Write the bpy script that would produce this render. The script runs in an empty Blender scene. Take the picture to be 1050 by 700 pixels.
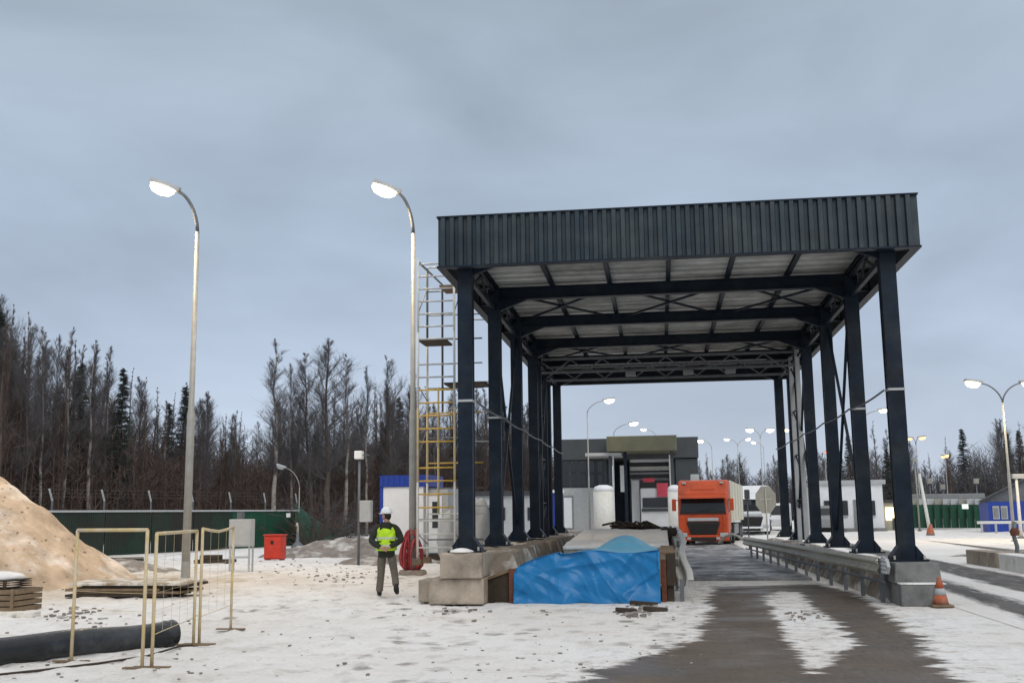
import bpy, math, random
from mathutils import Vector, Matrix, noise
R = math.radians
SC = bpy.context.scene
COL = SC.collection

# ------------------------------------------------------------------ camera
CAMH = 1.6627
F, YAW, PITCH, ROLL = 1100.26, -0.13413, 0.15929, -0.01268     # focal length in pixels of a 1050 px wide frame
_cy, _sy, _cp, _sp, _cr, _sr = math.cos(YAW), math.sin(YAW), math.cos(PITCH), math.sin(PITCH), math.cos(ROLL), math.sin(ROLL)
FW = Vector((_sy*_cp, _cy*_cp, _sp))
_r0 = Vector((_cy, -_sy, 0)); _u0 = _r0.cross(FW)
RT = _cr*_r0 + _sr*_u0
UP = -_sr*_r0 + _cr*_u0
cd = bpy.data.cameras.new('camera'); cam = bpy.data.objects.new('camera', cd); COL.objects.link(cam)
cam.matrix_world = Matrix(((RT.x, UP.x, -FW.x, 0), (RT.y, UP.y, -FW.y, 0), (RT.z, UP.z, -FW.z, CAMH), (0, 0, 0, 1)))
cd.sensor_width = 36; cd.lens = F/1050*36; cd.clip_start = .1; cd.clip_end = 3000
SC.camera = cam

# ------------------------------------------------------------------ sky, sun, exposure
SUN_EL, SUN_AZ = R(38), R(150)
w = bpy.data.worlds.new('World'); SC.world = w; w.use_nodes = True
nt = w.node_tree; N = nt.nodes; L = nt.links; N.clear()
wo = N.new('ShaderNodeOutputWorld'); bg = N.new('ShaderNodeBackground'); bg.inputs[1].default_value = .1
sky = N.new('ShaderNodeTexSky'); sky.sky_type = 'NISHITA'; sky.sun_disc = False
sky.sun_elevation = SUN_EL; sky.sun_rotation = SUN_AZ
tc = N.new('ShaderNodeTexCoord'); sep = N.new('ShaderNodeSeparateXYZ'); L.new(tc.outputs['Generated'], sep.inputs[0])
mp = N.new('ShaderNodeMapping'); mp.inputs['Scale'].default_value = (1.0, 1.0, 2.6); L.new(tc.outputs['Generated'], mp.inputs[0])
nz = N.new('ShaderNodeTexNoise'); nz.inputs['Scale'].default_value = 2.6; nz.inputs['Detail'].default_value = 6; nz.inputs['Roughness'].default_value = .5
nz.inputs['Distortion'].default_value = .35; L.new(mp.outputs[0], nz.inputs['Vector'])
ramp = N.new('ShaderNodeValToRGB'); L.new(sep.outputs[2], ramp.inputs[0])
e = ramp.color_ramp.elements
e[0].position = 0.0; e[0].color = (.50, .565, .68, 1)
e[1].position = 1.0; e[1].color = (.95, .97, 1.0, 1)
for pos, c in ((.14, (.43, .505, .625, 1)), (.28, (.365, .44, .54, 1)), (.45, (.355, .425, .50, 1)), (.62, (.72, .76, .82, 1))):
    q = ramp.color_ramp.elements.new(pos); q.color = c
mr = N.new('ShaderNodeMapRange'); mr.inputs[1].default_value = .3; mr.inputs[2].default_value = .7
mr.inputs[3].default_value = 7.9; mr.inputs[4].default_value = 11.6; L.new(nz.outputs[0], mr.inputs[0])
vm = N.new('ShaderNodeVectorMath'); vm.operation = 'SCALE'; L.new(ramp.outputs[0], vm.inputs[0]); L.new(mr.outputs[0], vm.inputs['Scale'])
mx = N.new('ShaderNodeMix'); mx.data_type = 'RGBA'; mx.inputs[0].default_value = .93
L.new(sky.outputs[0], mx.inputs[6]); L.new(vm.outputs[0], mx.inputs[7]); L.new(mx.outputs[2], bg.inputs[0]); L.new(bg.outputs[0], wo.inputs[0])
sl = bpy.data.lights.new('sun', 'SUN'); sl.energy = .95; sl.angle = R(40); sl.color = (1, .95, .88)
so = bpy.data.objects.new('sun', sl); COL.objects.link(so)
so.rotation_euler = Vector((-math.sin(SUN_AZ)*math.cos(SUN_EL), -math.cos(SUN_AZ)*math.cos(SUN_EL), -math.sin(SUN_EL))).to_track_quat('-Z', 'Y').to_euler()
SC.view_settings.view_transform = 'Standard'; SC.view_settings.look = 'None'; SC.view_settings.gamma = 1
SC.view_settings.use_curve_mapping = False; SC.view_settings.exposure = 0.22
SC.cycles.max_bounces = 6; SC.cycles.use_denoising = True

# ------------------------------------------------------------------ helpers
def ray(px, py): return FW + RT*((px-525)/F) - UP*((py-350)/F)
def G(px, py, z=0.0):                       # ground point seen at a place in the photograph
    d = ray(px, py); return Vector((0, 0, CAMH)) + d*((z-CAMH)/d.z)
def P(px, py, Y):                           # point at the distance Y
    d = ray(px, py); return Vector((0, 0, CAMH)) + d*(Y/d.y)

class MB:
    def __init__(s): s.v = []; s.f = []; s.M = None
    def add(s, vs, fs):
        n = len(s.v)
        s.v += [tuple(s.M @ Vector(q)) if s.M else tuple(q) for q in vs]
        s.f += [tuple(i+n for i in f) for f in fs]; return s
    def box(s, x0, y0, z0, x1, y1, z1):
        return s.add([(x0,y0,z0),(x1,y0,z0),(x1,y1,z0),(x0,y1,z0),(x0,y0,z1),(x1,y0,z1),(x1,y1,z1),(x0,y1,z1)],
                     [(0,3,2,1),(4,5,6,7),(0,1,5,4),(1,2,6,5),(2,3,7,6),(3,0,4,7)])
    def hexa(s, b, t):                      # eight corners, bottom four then top four
        return s.add(list(b)+list(t), [(0,3,2,1),(4,5,6,7),(0,1,5,4),(1,2,6,5),(2,3,7,6),(3,0,4,7)])
    def bar(s, p, q, a, b=None):            # rectangular bar between two points
        p = Vector(p); q = Vector(q); b = b or a; d = (q-p).normalized()
        x = d.cross(Vector((0,0,1)))
        if x.length < 1e-3: x = Vector((1,0,0))
        x.normalize(); y = x.cross(d).normalized()
        c = [(-a/2,-b/2),(a/2,-b/2),(a/2,b/2),(-a/2,b/2)]
        return s.hexa([p+x*i+y*j for i,j in c], [q+x*i+y*j for i,j in c])
    def tube(s, pts, r, n=8, caps=True):
        pts = [Vector(q) for q in pts]; m = len(pts)
        rs = r if isinstance(r, (list, tuple)) else [r]*m
        vs = []; ref = None
        for i, q in enumerate(pts):
            d = (pts[min(i+1,m-1)]-pts[max(i-1,0)]).normalized()
            if ref is None:
                ref = d.orthogonal().normalized()
            ref = (ref - d*ref.dot(d)).normalized(); y = d.cross(ref)
            for k in range(n):
                a = 2*math.pi*k/n; vs.append(q+(ref*math.cos(a)+y*math.sin(a))*rs[i])
        fs = [(i*n+k, i*n+(k+1)%n, (i+1)*n+(k+1)%n, (i+1)*n+k) for i in range(m-1) for k in range(n)]
        if caps: fs += [tuple(range(n-1,-1,-1)), tuple(range((m-1)*n, m*n))]
        return s.add(vs, fs)
    def lathe(s, prof, c=(0,0,0), n=24, ax='z'):
        vs = []; m = len(prof)
        for r, z in prof:
            for k in range(n):
                a = 2*math.pi*k/n; x, y = r*math.cos(a), r*math.sin(a)
                q = (x,y,z) if ax == 'z' else ((z,x,y) if ax == 'x' else (y,z,x))
                vs.append((q[0]+c[0], q[1]+c[1], q[2]+c[2]))
        fs = [(i*n+k, i*n+(k+1)%n, (i+1)*n+(k+1)%n, (i+1)*n+k) for i in range(m-1) for k in range(n)]
        fs += [tuple(range(n-1,-1,-1)), tuple(range((m-1)*n, m*n))]
        return s.add(vs, fs)
    def prism(s, poly, a, b, ax='x'):       # poly in the plane across the axis
        def pt(u, v, t): return (t,u,v) if ax == 'x' else ((u,t,v) if ax == 'y' else (u,v,t))
        n = len(poly)
        vs = [pt(u,v,a) for u,v in poly]+[pt(u,v,b) for u,v in poly]
        return s.add(vs, [tuple(range(n-1,-1,-1)), tuple(range(n,2*n))]+[(k,(k+1)%n,n+(k+1)%n,n+k) for k in range(n)])
    def build(s, name, m, parent=None, smooth=False, bevel=0):
        me = bpy.data.meshes.new(name); me.from_pydata(s.v, [], s.f); me.materials.append(m)
        me.validate(); me.update()
        if smooth:
            for p_ in me.polygons: p_.use_smooth = True
        o = bpy.data.objects.new(name, me); COL.objects.link(o)
        if parent: o.parent = parent
        if bevel:
            md = o.modifiers.new('bevel', 'BEVEL'); md.width = bevel; md.segments = 2; md.limit_method = 'ANGLE'
        return o
def box(x0,y0,z0,x1,y1,z1): return MB().box(x0,y0,z0,x1,y1,z1)
def tag(o, label=None, cat=None, group=None, kind=None):
    if label: o['label'] = label
    if cat: o['category'] = cat
    if group: o['group'] = group
    if kind: o['kind'] = kind
    return o
def thing(name, label, cat, loc=(0,0,0), rz=0, group=None):
    o = bpy.data.objects.new(name, None); COL.objects.link(o); o.empty_display_size = .2
    o.location = loc; o.rotation_euler = (0,0,rz); return tag(o, label, cat, group)
def dup(root, loc, rz=0, label=None, scale=None):
    r = root.copy(); COL.objects.link(r); r.location = loc; r.rotation_euler = (0,0,rz)
    if scale: r.scale = scale
    if label: r['label'] = label
    for ch in list(root.children):
        c = ch.copy(); COL.objects.link(c); c.parent = r
        for g in list(ch.children):
            d = g.copy(); COL.objects.link(d); d.parent = c
    return r

def mat(name, col, rough=.7, metal=0, var=.25, scale=3.0, bump=.0, bscale=40, col2=None, thr=.5, soft=.12, spec=.4, emit=None, coat=0):
    """Plain procedural surface: base colour broken up by two noises, optional second colour in patches, optional bump."""
    m = bpy.data.materials.new(name); m.use_nodes = True; nt = m.node_tree; N = nt.nodes; L = nt.links
    b = N['Principled BSDF']; b.inputs['Roughness'].default_value = rough; b.inputs['Metallic'].default_value = metal
    b.inputs['Specular IOR Level'].default_value = spec
    tc = N.new('ShaderNodeTexCoord')
    n1 = N.new('ShaderNodeTexNoise'); n1.inputs['Scale'].default_value = scale; n1.inputs['Detail'].default_value = 7; n1.inputs['Roughness'].default_value = .62
    L.new(tc.outputs['Object'], n1.inputs['Vector'])
    r1 = N.new('ShaderNodeMapRange'); r1.inputs[1].default_value = .25; r1.inputs[2].default_value = .75
    r1.inputs[3].default_value = 1-var; r1.inputs[4].default_value = 1+var; L.new(n1.outputs[0], r1.inputs[0])
    sc = N.new('ShaderNodeVectorMath'); sc.operation = 'SCALE'; L.new(r1.outputs[0], sc.inputs['Scale'])
    sc.inputs[0].default_value = col[:3]
    if col2:
        n2 = N.new('ShaderNodeTexNoise'); n2.inputs['Scale'].default_value = scale*.45; n2.inputs['Detail'].default_value = 9; n2.inputs['Roughness'].default_value = .65
        L.new(tc.outputs['Object'], n2.inputs['Vector'])
        r2 = N.new('ShaderNodeMapRange'); r2.inputs[1].default_value = thr-soft; r2.inputs[2].default_value = thr+soft; L.new(n2.outputs[0], r2.inputs[0])
        mx = N.new('ShaderNodeMix'); mx.data_type = 'RGBA'; mx.inputs[6].default_value = (*col[:3],1); mx.inputs[7].default_value = (*col2[:3],1)
        L.new(r2.outputs[0], mx.inputs[0]); L.new(mx.outputs[2], sc.inputs[0])
    L.new(sc.outputs[0], b.inputs['Base Color'])
    if bump:
        n3 = N.new('ShaderNodeTexNoise'); n3.inputs['Scale'].default_value = bscale; n3.inputs['Detail'].default_value = 5; L.new(tc.outputs['Object'], n3.inputs['Vector'])
        bp = N.new('ShaderNodeBump'); bp.inputs['Strength'].default_value = bump; bp.inputs['Distance'].default_value = .02
        L.new(n3.outputs[0], bp.inputs['Height']); L.new(bp.outputs[0], b.inputs['Normal'])
    if emit:
        b.inputs['Emission Color'].default_value = (*emit[0],1); b.inputs['Emission Strength'].default_value = emit[1]
    if coat: b.inputs['Coat Weight'].default_value = coat
    return m

M = {}
M['steel'] = mat('dark_blue_steel', (.0055,.012,.023), .45, 0, .5, 3.0, .10, 40, (.018,.024,.028), .58, .1, .22)
M['fascia'] = mat('ribbed_grey_sheet', (.022,.036,.047), .40, .1, .35, 2.2, .06, 9, (.046,.058,.060), .55, .14)
M['underside'] = mat('galvanised_sheet', (.46,.465,.455), .45, .25, .35, 1.2, 0, 40, (.20,.205,.20), .56)
M['galv'] = mat('galvanised_steel', (.42,.40,.335), .5, .3, .25, 4)
M['galvdark'] = mat('weathered_steel', (.14,.15,.16), .5, .4, .25, 4)
M['pole'] = mat('lamp_pole_grey', (.33,.33,.31), .5, .2, .15, 4)
M['concrete'] = mat('pale_concrete', (.42,.35,.275), .9, 0, .35, 3, .8, 30, (.25,.21,.17), .54)
M['concretegrey'] = mat('grey_concrete', (.20,.20,.19), .9, 0, .3, 4, .5, 60, (.12,.12,.12), .56)
M['snow'] = mat('old_snow', (.80,.78,.75), .8, 0, .1, 5, .5, 25, (.52,.49,.45), .63)
M['sand'] = mat('sand', (.47,.355,.25), .95, 0, .42, 1.6, 1.0, 11, (.64,.57,.50), .56, .07)
M['earth'] = mat('frozen_earth', (.20,.165,.13), .95, 0, .4, 2.5, 1.0, 14, (.60,.56,.51), .57, .07)
M['heap'] = mat('grey_rubble', (.22,.19,.165), .95, 0, .4, 3.0, .9, 15, (.55,.53,.5), .58, .08)
M['tarp'] = mat('blue_tarpaulin', (.003,.150,.37), .38, 0, .14, 2.6, .35, 4, spec=.4)
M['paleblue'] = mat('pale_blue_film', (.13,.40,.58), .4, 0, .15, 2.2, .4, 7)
M['wood'] = mat('weathered_wood', (.20,.14,.085), .85, 0, .35, 6, .4, 40)
M['woodpale'] = mat('snow_dusted_wood', (.34,.26,.17), .85, 0, .3, 5, .4, 40, (.66,.62,.56), .5, .06)
M['darkwood'] = mat('dark_wet_wood', (.045,.032,.022), .8, 0, .4, 6, .4, 40)
M['rust'] = mat('rusty_steel', (.12,.042,.024), .8, 0, .4, 8, .4, 60)
M['yellow'] = mat('faded_yellow_paint', (.58,.44,.20), .55, 0, .22, 8, 0, 40, (.55,.48,.38), .54)
M['yellowbright'] = mat('scaffold_yellow_paint', (.60,.38,.07), .5, 0, .2, 5)
M['whitepaint'] = mat('off_white_paint', (.66,.65,.60), .5, 0, .15, 5)
M['white'] = mat('white_panel', (.74,.75,.76), .5, 0, .08, 1.5)
M['blue'] = mat('deep_blue_panel', (.012,.045,.30), .45, 0, .15, 2)
M['green'] = mat('dark_green_sheet', (.007,.058,.030), .6, 0, .4, .8)
M['greendark'] = mat('blackish_green_sheet', (.010,.034,.020), .6, 0, .4, .6, 0, 40, (.020,.018,.013), .50)
M['red'] = mat('red_paint', (.52,.040,.020), .45, 0, .2, 4)
M['hose'] = mat('red_hose', (.36,.045,.05), .5, 0, .3, 6)
M['black'] = mat('black_plastic', (.016,.018,.020), .27, 0, .4, 3, .15, 14, (.07,.075,.08), .60)
M['rubber'] = mat('tyre_rubber', (.016,.016,.016), .85, 0, .3, 8)
M['orange'] = mat('orange_truck_paint', (.50,.066,.014), .38, 0, .25, 1.6, 0, 40, (.26,.05,.02), .57, .1)
M['coneorange'] = mat('orange_plastic', (.45,.11,.045), .65, 0, .35, 9, 0, 40, (.30,.17,.12), .53)
M['cream'] = mat('cream_trailer_sheet', (.60,.57,.46), .5, 0, .1, 1)
M['glass'] = mat('dark_glass', (.012,.014,.016), .08, 0, .2, 2, spec=.6)
M['grilleblack'] = mat('black_grille', (.02,.016,.014), .6, 0, .3, 5)
M['greypaint'] = mat('light_grey_paint', (.40,.41,.41), .5, 0, .12, 4)
M['midgrey'] = mat('mid_grey_paint', (.22,.225,.23), .55, 0, .15, 3)
M['darkgrey'] = mat('dark_grey_panel', (.055,.062,.066), .5, 0, .2, 1)
M['olive'] = mat('olive_grey_sheet', (.13,.13,.085), .55, 0, .2, 1)
M['roofdark'] = mat('dark_roof', (.05,.05,.055), .8, 0, .3, 3)
M['pink'] = mat('pinkish_red_banner', (.62,.07,.11), .6, 0, .15, 1)
M['signback'] = mat('grey_sign_back', (.30,.29,.25), .5, .2, .15, 3)
M['birchbark'] = mat('pale_bark', (.26,.235,.21), .9, 0, .5, 2.0, .4, 20, (.07,.06,.055), .55, .05)
M['bark'] = mat('brown_bark', (.085,.066,.055), .9, 0, .4, 2, .4, 20)
M['twig'] = mat('bare_twigs', (.085,.079,.081), .9, 0, .35, .7)
M['twigbrown'] = mat('reddish_brown_twigs', (.078,.052,.043), .9, 0, .4, .5)
M['needle'] = mat('spruce_needles', (.046,.055,.050), .85, 0, .45, .8)
M['lampglow'] = mat('lit_lamp_lens', (1,.95,.8), .4, 0, 0, 1, emit=((1,.80,.48), 7))
M['whiteglow'] = mat('lit_white_lens', (1,1,1), .4, 0, 0, 1, emit=((1,.95,.84), 14))
M['orangeglow'] = mat('lit_sodium_lens', (1,.7,.4), .4, 0, 0, 1, emit=((1,.44,.16), 1.9))
M['redglow'] = mat('lit_red_lens', (1,.2,.1), .4, 0, 0, 1, emit=((1,.16,.08), 1.6))
M['windowglow'] = mat('lit_window', (1,.9,.6), .4, 0, 0, 1, emit=((1,.84,.45), 2.6))
M['dimglow'] = mat('dimly_lit_window', (.6,.6,.5), .4, 0, 0, 1, emit=((.8,.9,.9), .55))
M['jacket'] = mat('dark_green_jacket', (.022,.026,.017), .85, 0, .3, 12, .3, 30)
M['vest'] = mat('yellow_green_vest', (.50,.80,.02), .6, 0, .12, 9, emit=None)
M['reflective'] = mat('silver_reflective_tape', (.55,.60,.42), .4, 0, .1, 9)
M['trousers'] = mat('grey_brown_trousers', (.135,.118,.095), .9, 0, .25, 12, .3, 30)
M['skin'] = mat('skin', (.42,.24,.17), .6, 0, .1, 12)
M['hair'] = mat('dark_hair', (.02,.016,.012), .8, 0, .2, 30)
M['boot'] = mat('black_boots', (.02,.018,.017), .6, 0, .3, 20)
M['helmet'] = mat('white_helmet', (.80,.80,.80), .35, 0, .05, 5)

# ------------------------------------------------------------------ ground
def poly_px(pts): return [G(*q).xy for q in pts]
def sdist(pt, poly):                        # signed distance to a polygon, positive inside
    x, y = pt; inside = False; best = 1e9; n = len(poly)
    for i in range(n):
        ax, ay = poly[i]; bx, by = poly[(i+1)%n]
        if (ay > y) != (by > y) and x < (bx-ax)*(y-ay)/(by-ay)+ax: inside = not inside
        dx, dy = bx-ax, by-ay; t = max(0, min(1, ((x-ax)*dx+(y-ay)*dy)/(dx*dx+dy*dy+1e-12)))
        best = min(best, math.hypot(x-ax-t*dx, y-ay-t*dy))
    return best if inside else -best

def lerp_list(xs):                          # spans [(a, b, step)] to coordinates
    out = []
    for a, b, st in xs:
        n = max(1, int(round((b-a)/st))); out += [a+(b-a)*i/n for i in range(n)]
    out.append(xs[-1][1]); return out
ROADBOX = (-2.7, 4.4, 5.5, 27.0)
SIDEBOX = (4.9, 14.0, 8, 64)
def flat(x, y):                             # 1 where sheets lie on the ground, which is level there
    def inb(b, m): return max(0, min(1, (x-b[0]+m)/m, (b[1]+m-x)/m, (y-b[2]+m)/m, (b[3]+m-y)/m))
    return max(inb(ROADBOX, .6), inb(SIDEBOX, .6), inb((-.2, 5, 26, 75), .6))
def relief(x, y):
    return .055*noise.noise((x*.35, y*.35, 0)) + .05*noise.noise((x*1.1, y*1.1, 3)) + .045*noise.noise((x*2.9, y*2.9, 5)) + .03*noise.noise((x*6.3, y*6.3, 8)) - (.05*max(0, 1-noise.voronoi((x*1.9, y*1.5, 0))[0][0]/.22) if y < 45 else 0)
def gz(x, y):
    if y > 130 or abs(x) > 60: return 0.0
    return relief(x, y)*(1-flat(x, y))

def ground_material(name, mode):
    m = bpy.data.materials.new(name); m.use_nodes = True; nt = m.node_tree; N = nt.nodes; L = nt.links
    b = N['Principled BSDF']; tc = N.new('ShaderNodeTexCoord')
    def nzn(s, d=8, r=.6, stretch=None):
        n = N.new('ShaderNodeTexNoise'); n.inputs['Scale'].default_value = s; n.inputs['Detail'].default_value = d; n.inputs['Roughness'].default_value = r
        if stretch:
            mp = N.new('ShaderNodeMapping'); mp.inputs['Scale'].default_value = stretch; L.new(tc.outputs['Object'], mp.inputs[0]); L.new(mp.outputs[0], n.inputs['Vector'])
        else: L.new(tc.outputs['Object'], n.inputs['Vector'])
        return n.outputs[0]
    def rng(src, a, b_, c=0, d=1):
        r = N.new('ShaderNodeMapRange'); r.inputs[1].default_value = a; r.inputs[2].default_value = b_; r.inputs[3].default_value = c; r.inputs[4].default_value = d
        L.new(src, r.inputs[0]); return r.outputs[0]
    def mix(f, a, b_):
        x = N.new('ShaderNodeMix'); x.data_type = 'RGBA'
        if hasattr(f, 'links'): L.new(f, x.inputs[0])
        else: x.inputs[0].default_value = f
        for i, c in ((6, a), (7, b_)):
            if isinstance(c, tuple): x.inputs[i].default_value = (*c, 1)
            else: L.new(c, x.inputs[i])
        return x.outputs[2]
    def math_(op, a, b_):
        x = N.new('ShaderNodeMath'); x.operation = op
        for i, c in ((0, a), (1, b_)):
            if hasattr(c, 'links'): L.new(c, x.inputs[i])
            else: x.inputs[i].default_value = c
        return x.outputs[0]
    def attr(n):
        a = N.new('ShaderNodeAttribute'); a.attribute_name = n; return a.outputs['Fac']
    # trampled snow with sandy dirt in it
    snow = mix(rng(nzn(.22, 6), .35, .7), (.80,.785,.765), (.72,.675,.62))
    snow = mix(rng(nzn(1.3, 10, .72), .53, .74), snow, (.50,.45,.39))
    snow = mix(rng(nzn(8, 8, .72), .58, .74, 0, .8), snow, (.23,.195,.16))
    if mode in ('ground', 'road'):
        vt = N.new('ShaderNodeTexVoronoi'); vt.inputs['Scale'].default_value = 2.0; vt.inputs['Randomness'].default_value = 1
        mt = N.new('ShaderNodeMapping'); mt.inputs['Scale'].default_value = (1.25, .75, 1); mt.inputs['Rotation'].default_value = (0,0,.25)
        wn = N.new('ShaderNodeTexNoise'); wn.inputs['Scale'].default_value = 5; wn.inputs['Detail'].default_value = 4; L.new(tc.outputs['Object'], wn.inputs['Vector'])
        wa = N.new('ShaderNodeVectorMath'); wa.operation = 'MULTIPLY_ADD'; wa.inputs[1].default_value = (.35,.35,0); L.new(wn.outputs['Color'], wa.inputs[0]); L.new(tc.outputs['Object'], wa.inputs[2])
        L.new(wa.outputs[0], mt.inputs[0]); L.new(mt.outputs[0], vt.inputs['Vector'])
        prints = math_('MULTIPLY', rng(vt.outputs['Distance'], .42, .20), math_('MULTIPLY', attr('trail'), rng(nzn(1.1, 4), .34, .50)))
        snow = mix(prints, snow, mix(rng(nzn(7, 6), .4, .6), (.40,.375,.345), (.24,.215,.19)))
    if mode == 'ground':
        col = mix(rng(attr('sandy'), 0, 1), snow, mix(rng(nzn(2.2, 8), .35, .68), (.40,.315,.22), (.62,.55,.46)))
        rough = .85
    elif mode == 'road':
        edge = math_('ADD', attr('mud'), math_('ADD', rng(nzn(1.1, 9, .72, (.7,1.9,1)), 0, 1, -.75, .75), rng(nzn(6, 6, .7, (.6,2.0,1)), 0, 1, -.16, .16)))
        f = rng(edge, -.04, .08)
        mud = mix(rng(nzn(.8, 8, .65), .35, .68), (.135,.104,.076), (.085,.068,.051))
        mud = mix(rng(nzn(5, 8, .7), .62, .72, 0, .7), mud, (.19,.155,.12))
        mud = mix(rng(nzn(.9, 7, .6, (2.4,.35,1)), .60, .75, 0, .45), mud, (.045,.036,.029))
        snow2 = mix(rng(nzn(3.0, 9, .7), .52, .66), snow, (.30,.25,.20))
        snow = mix(rng(attr('mud'), -1.0, -.1), snow, snow2)
        col = mix(f, snow, mud)
        wet = rng(nzn(.7, 6, .6), .40, .62, .30, .70)
        rough = math_('ADD', math_('MULTIPLY', math_('SUBTRACT', 1, f), .85), math_('MULTIPLY', f, wet))
    elif mode == 'lane':
        edge = math_('ADD', attr('mud'), rng(nzn(1.6, 9, .72, (2.2,.35,1)), 0, 1, -.5, .5))
        f = rng(edge, -.12, .12)
        asph = mix(rng(nzn(1.2, 8, .65, (3,.4,1)), .38, .66), (.060,.056,.053), (.16,.145,.13))
        asph = mix(rng(nzn(2.4, 8, .7, (3,.3,1)), .58, .68, 0, .8), asph, (.50,.48,.46))
        col = mix(f, snow, asph); rough = .7
    elif mode == 'deck':
        col = mix(rng(nzn(.55, 8, .62, (1.6,.5,1)), .44, .58), (.13,.13,.135), (.29,.285,.28))
        col = mix(rng(nzn(1.3, 8, .66, (1.2,.5,1)), .55, .63), col, (.47,.46,.45))
        col = mix(rng(nzn(.9, 7, .66, (2.0,.3,1)), .60, .68, 0, .8), col, (.12,.085,.06))
        rough = rng(nzn(.8, 5), .4, .6, .30, .8)
    L.new(col, b.inputs['Base Color'])
    if hasattr(rough, 'links'): L.new(rough, b.inputs['Roughness'])
    else: b.inputs['Roughness'].default_value = rough
    b.inputs['Specular IOR Level'].default_value = .35
    bp = N.new('ShaderNodeBump'); bp.inputs['Strength'].default_value = .8 if mode != 'deck' else .3; bp.inputs['Distance'].default_value = .03
    hgt = math_('ADD', nzn(14, 8, .7), nzn(3.5, 6))
    if mode in ('ground', 'road'):            # trodden hollows
        vo = N.new('ShaderNodeTexVoronoi'); vo.inputs['Scale'].default_value = 2.3; mpv = N.new('ShaderNodeMapping'); mpv.inputs['Scale'].default_value = (1.35, .8, 1); mpv.inputs['Rotation'].default_value = (0,0,.5)
        L.new(tc.outputs['Object'], mpv.inputs[0]); L.new(mpv.outputs[0], vo.inputs['Vector'])
        hgt = math_('ADD', hgt, math_('MULTIPLY', rng(vo.outputs['Distance'], .10, .24), 1.0))
    if mode in ('road', 'lane'): hgt = math_('ADD', hgt, math_('MULTIPLY', nzn(2.2, 6, .6, (3.2,.22,1)), 1.8))
    L.new(hgt, bp.inputs['Height']); L.new(bp.outputs[0], b.inputs['Normal'])
    return m

def sheet(name, xs, ys, zf, m, attrs=None):
    nx, ny = len(xs), len(ys)
    vs = [(x, y, zf(x, y)) for y in ys for x in xs]
    fs = [(j*nx+i, j*nx+i+1, (j+1)*nx+i+1, (j+1)*nx+i) for j in range(ny-1) for i in range(nx-1)]
    me = bpy.data.meshes.new(name); me.from_pydata(vs, [], fs); me.materials.append(m); me.update()
    for p_ in me.polygons: p_.use_smooth = True
    for an, fn in (attrs or {}).items():
        a = me.attributes.new(an, 'FLOAT', 'POINT'); a.data.foreach_set('value', [fn(v[0], v[1]) for v in vs])
    o = bpy.data.objects.new(name, me); COL.objects.link(o); return o

pile_c = (-16.6, 26.3)
def sandy(x, y):
    d = math.hypot((x-pile_c[0])/6.0, (y-pile_c[1])/5.2)
    k = max(0, min(1, 1.55-d))
    return max(0, min(1, k + .5*noise.noise((x*.8, y*.8, 2))*k*2))
TRAIL = [poly_px(q) for q in ([(390,720),(395,660),(402,625)], [(440,720),(425,650),(405,618)], [(500,640),(440,612),(380,590)], [(230,632),(300,620),(372,612)], [(330,600),(390,588),(430,600)], [(700,690),(660,650),(640,632)], [(620,640),(540,650),(450,660)])]
def trail(x, y):
    if y > 48 or y < 8 or abs(x) > 24: return .35
    best = 9
    for pl in TRAIL:
        for (ax, ay), (bx, by) in zip(pl, pl[1:]):
            dx, dy = bx-ax, by-ay; t = max(0, min(1, ((x-ax)*dx+(y-ay)*dy)/(dx*dx+dy*dy+1e-9)))
            best = min(best, math.hypot(x-ax-t*dx, y-ay-t*dy))
    return max(.30 if y > 17 else .12, min(1, 1.35-best/.55))
gxs = lerp_list([(-1500,-300,300),(-300,-60,30),(-60,-22,2),(-22,-9,.22),(-9,6,.10),(6,16,.3),(16,60,2),(60,300,30),(300,1500,300)])
gys = lerp_list([(-200,0,25),(0,8,1),(8,26,.11),(26,48,.3),(48,130,2),(130,300,17),(300,2400,300)])
tag(sheet('ground', gxs, gys, gz, ground_material('trampled_snow', 'ground'), {'sandy': sandy, 'trail': trail}), kind='structure')

MUD = poly_px([(560,720),(603,689),(668,672),(708,655),(726,628),(731,601),(836,599),(877,607),(905,625),(937,650),(960,679),(1010,712)])
PATCH = poly_px([(786,611),(800,606),(822,607),(832,620),(858,638),(880,660),(856,678),(834,690),(817,673),(803,645),(792,630)])
def mud(x, y):
    return max(-1.5, min(min(1.5, sdist((x,y), MUD)), -sdist((x,y), PATCH)*1.2+.05))
tag(sheet('road', lerp_list([(ROADBOX[0],ROADBOX[1],.10)]), lerp_list([(ROADBOX[2],ROADBOX[3],.10)]), lambda x, y: .006, ground_material('muddy_road', 'road'), {'mud': mud, 'trail': trail}), kind='structure')
LANE1 = [(4.95,8),(6.0,8),(6.15,17),(6.4,24),(7.2,42),(7.6,64),(6.9,64),(6.2,42),(5.75,24),(5.4,17)]
LANE2 = [(6.9,8),(8.5,8),(8.6,24),(8.75,34),(9.6,64),(8.3,64),(7.6,36),(7.1,24)]
LANE3 = poly_px([(930,551),(1060,570),(1060,556),(930,545)])
def lane(x, y): return max(-1.5, min(1.5, max(sdist((x,y), LANE1), sdist((x,y), LANE2), sdist((x,y), LANE3))*1.0))
tag(sheet('side_road', lerp_list([(SIDEBOX[0],SIDEBOX[1],.16)]), lerp_list([(SIDEBOX[2],30,.2),(30,SIDEBOX[3],.5)]), lambda x, y: .006, ground_material('snowy_side_road', 'lane'), {'mud': lane}), kind='structure')
deck = MB()
for k in range(6):                          # slabs of the weighing deck with joints between them
    deck.box(.42, 27.02+k*5.0, -.1, 3.55, 27.02+k*5.0+4.94, .07)
tag(deck.build('weighbridge_deck', ground_material('wet_deck', 'deck'), bevel=.02), kind='structure')
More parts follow.
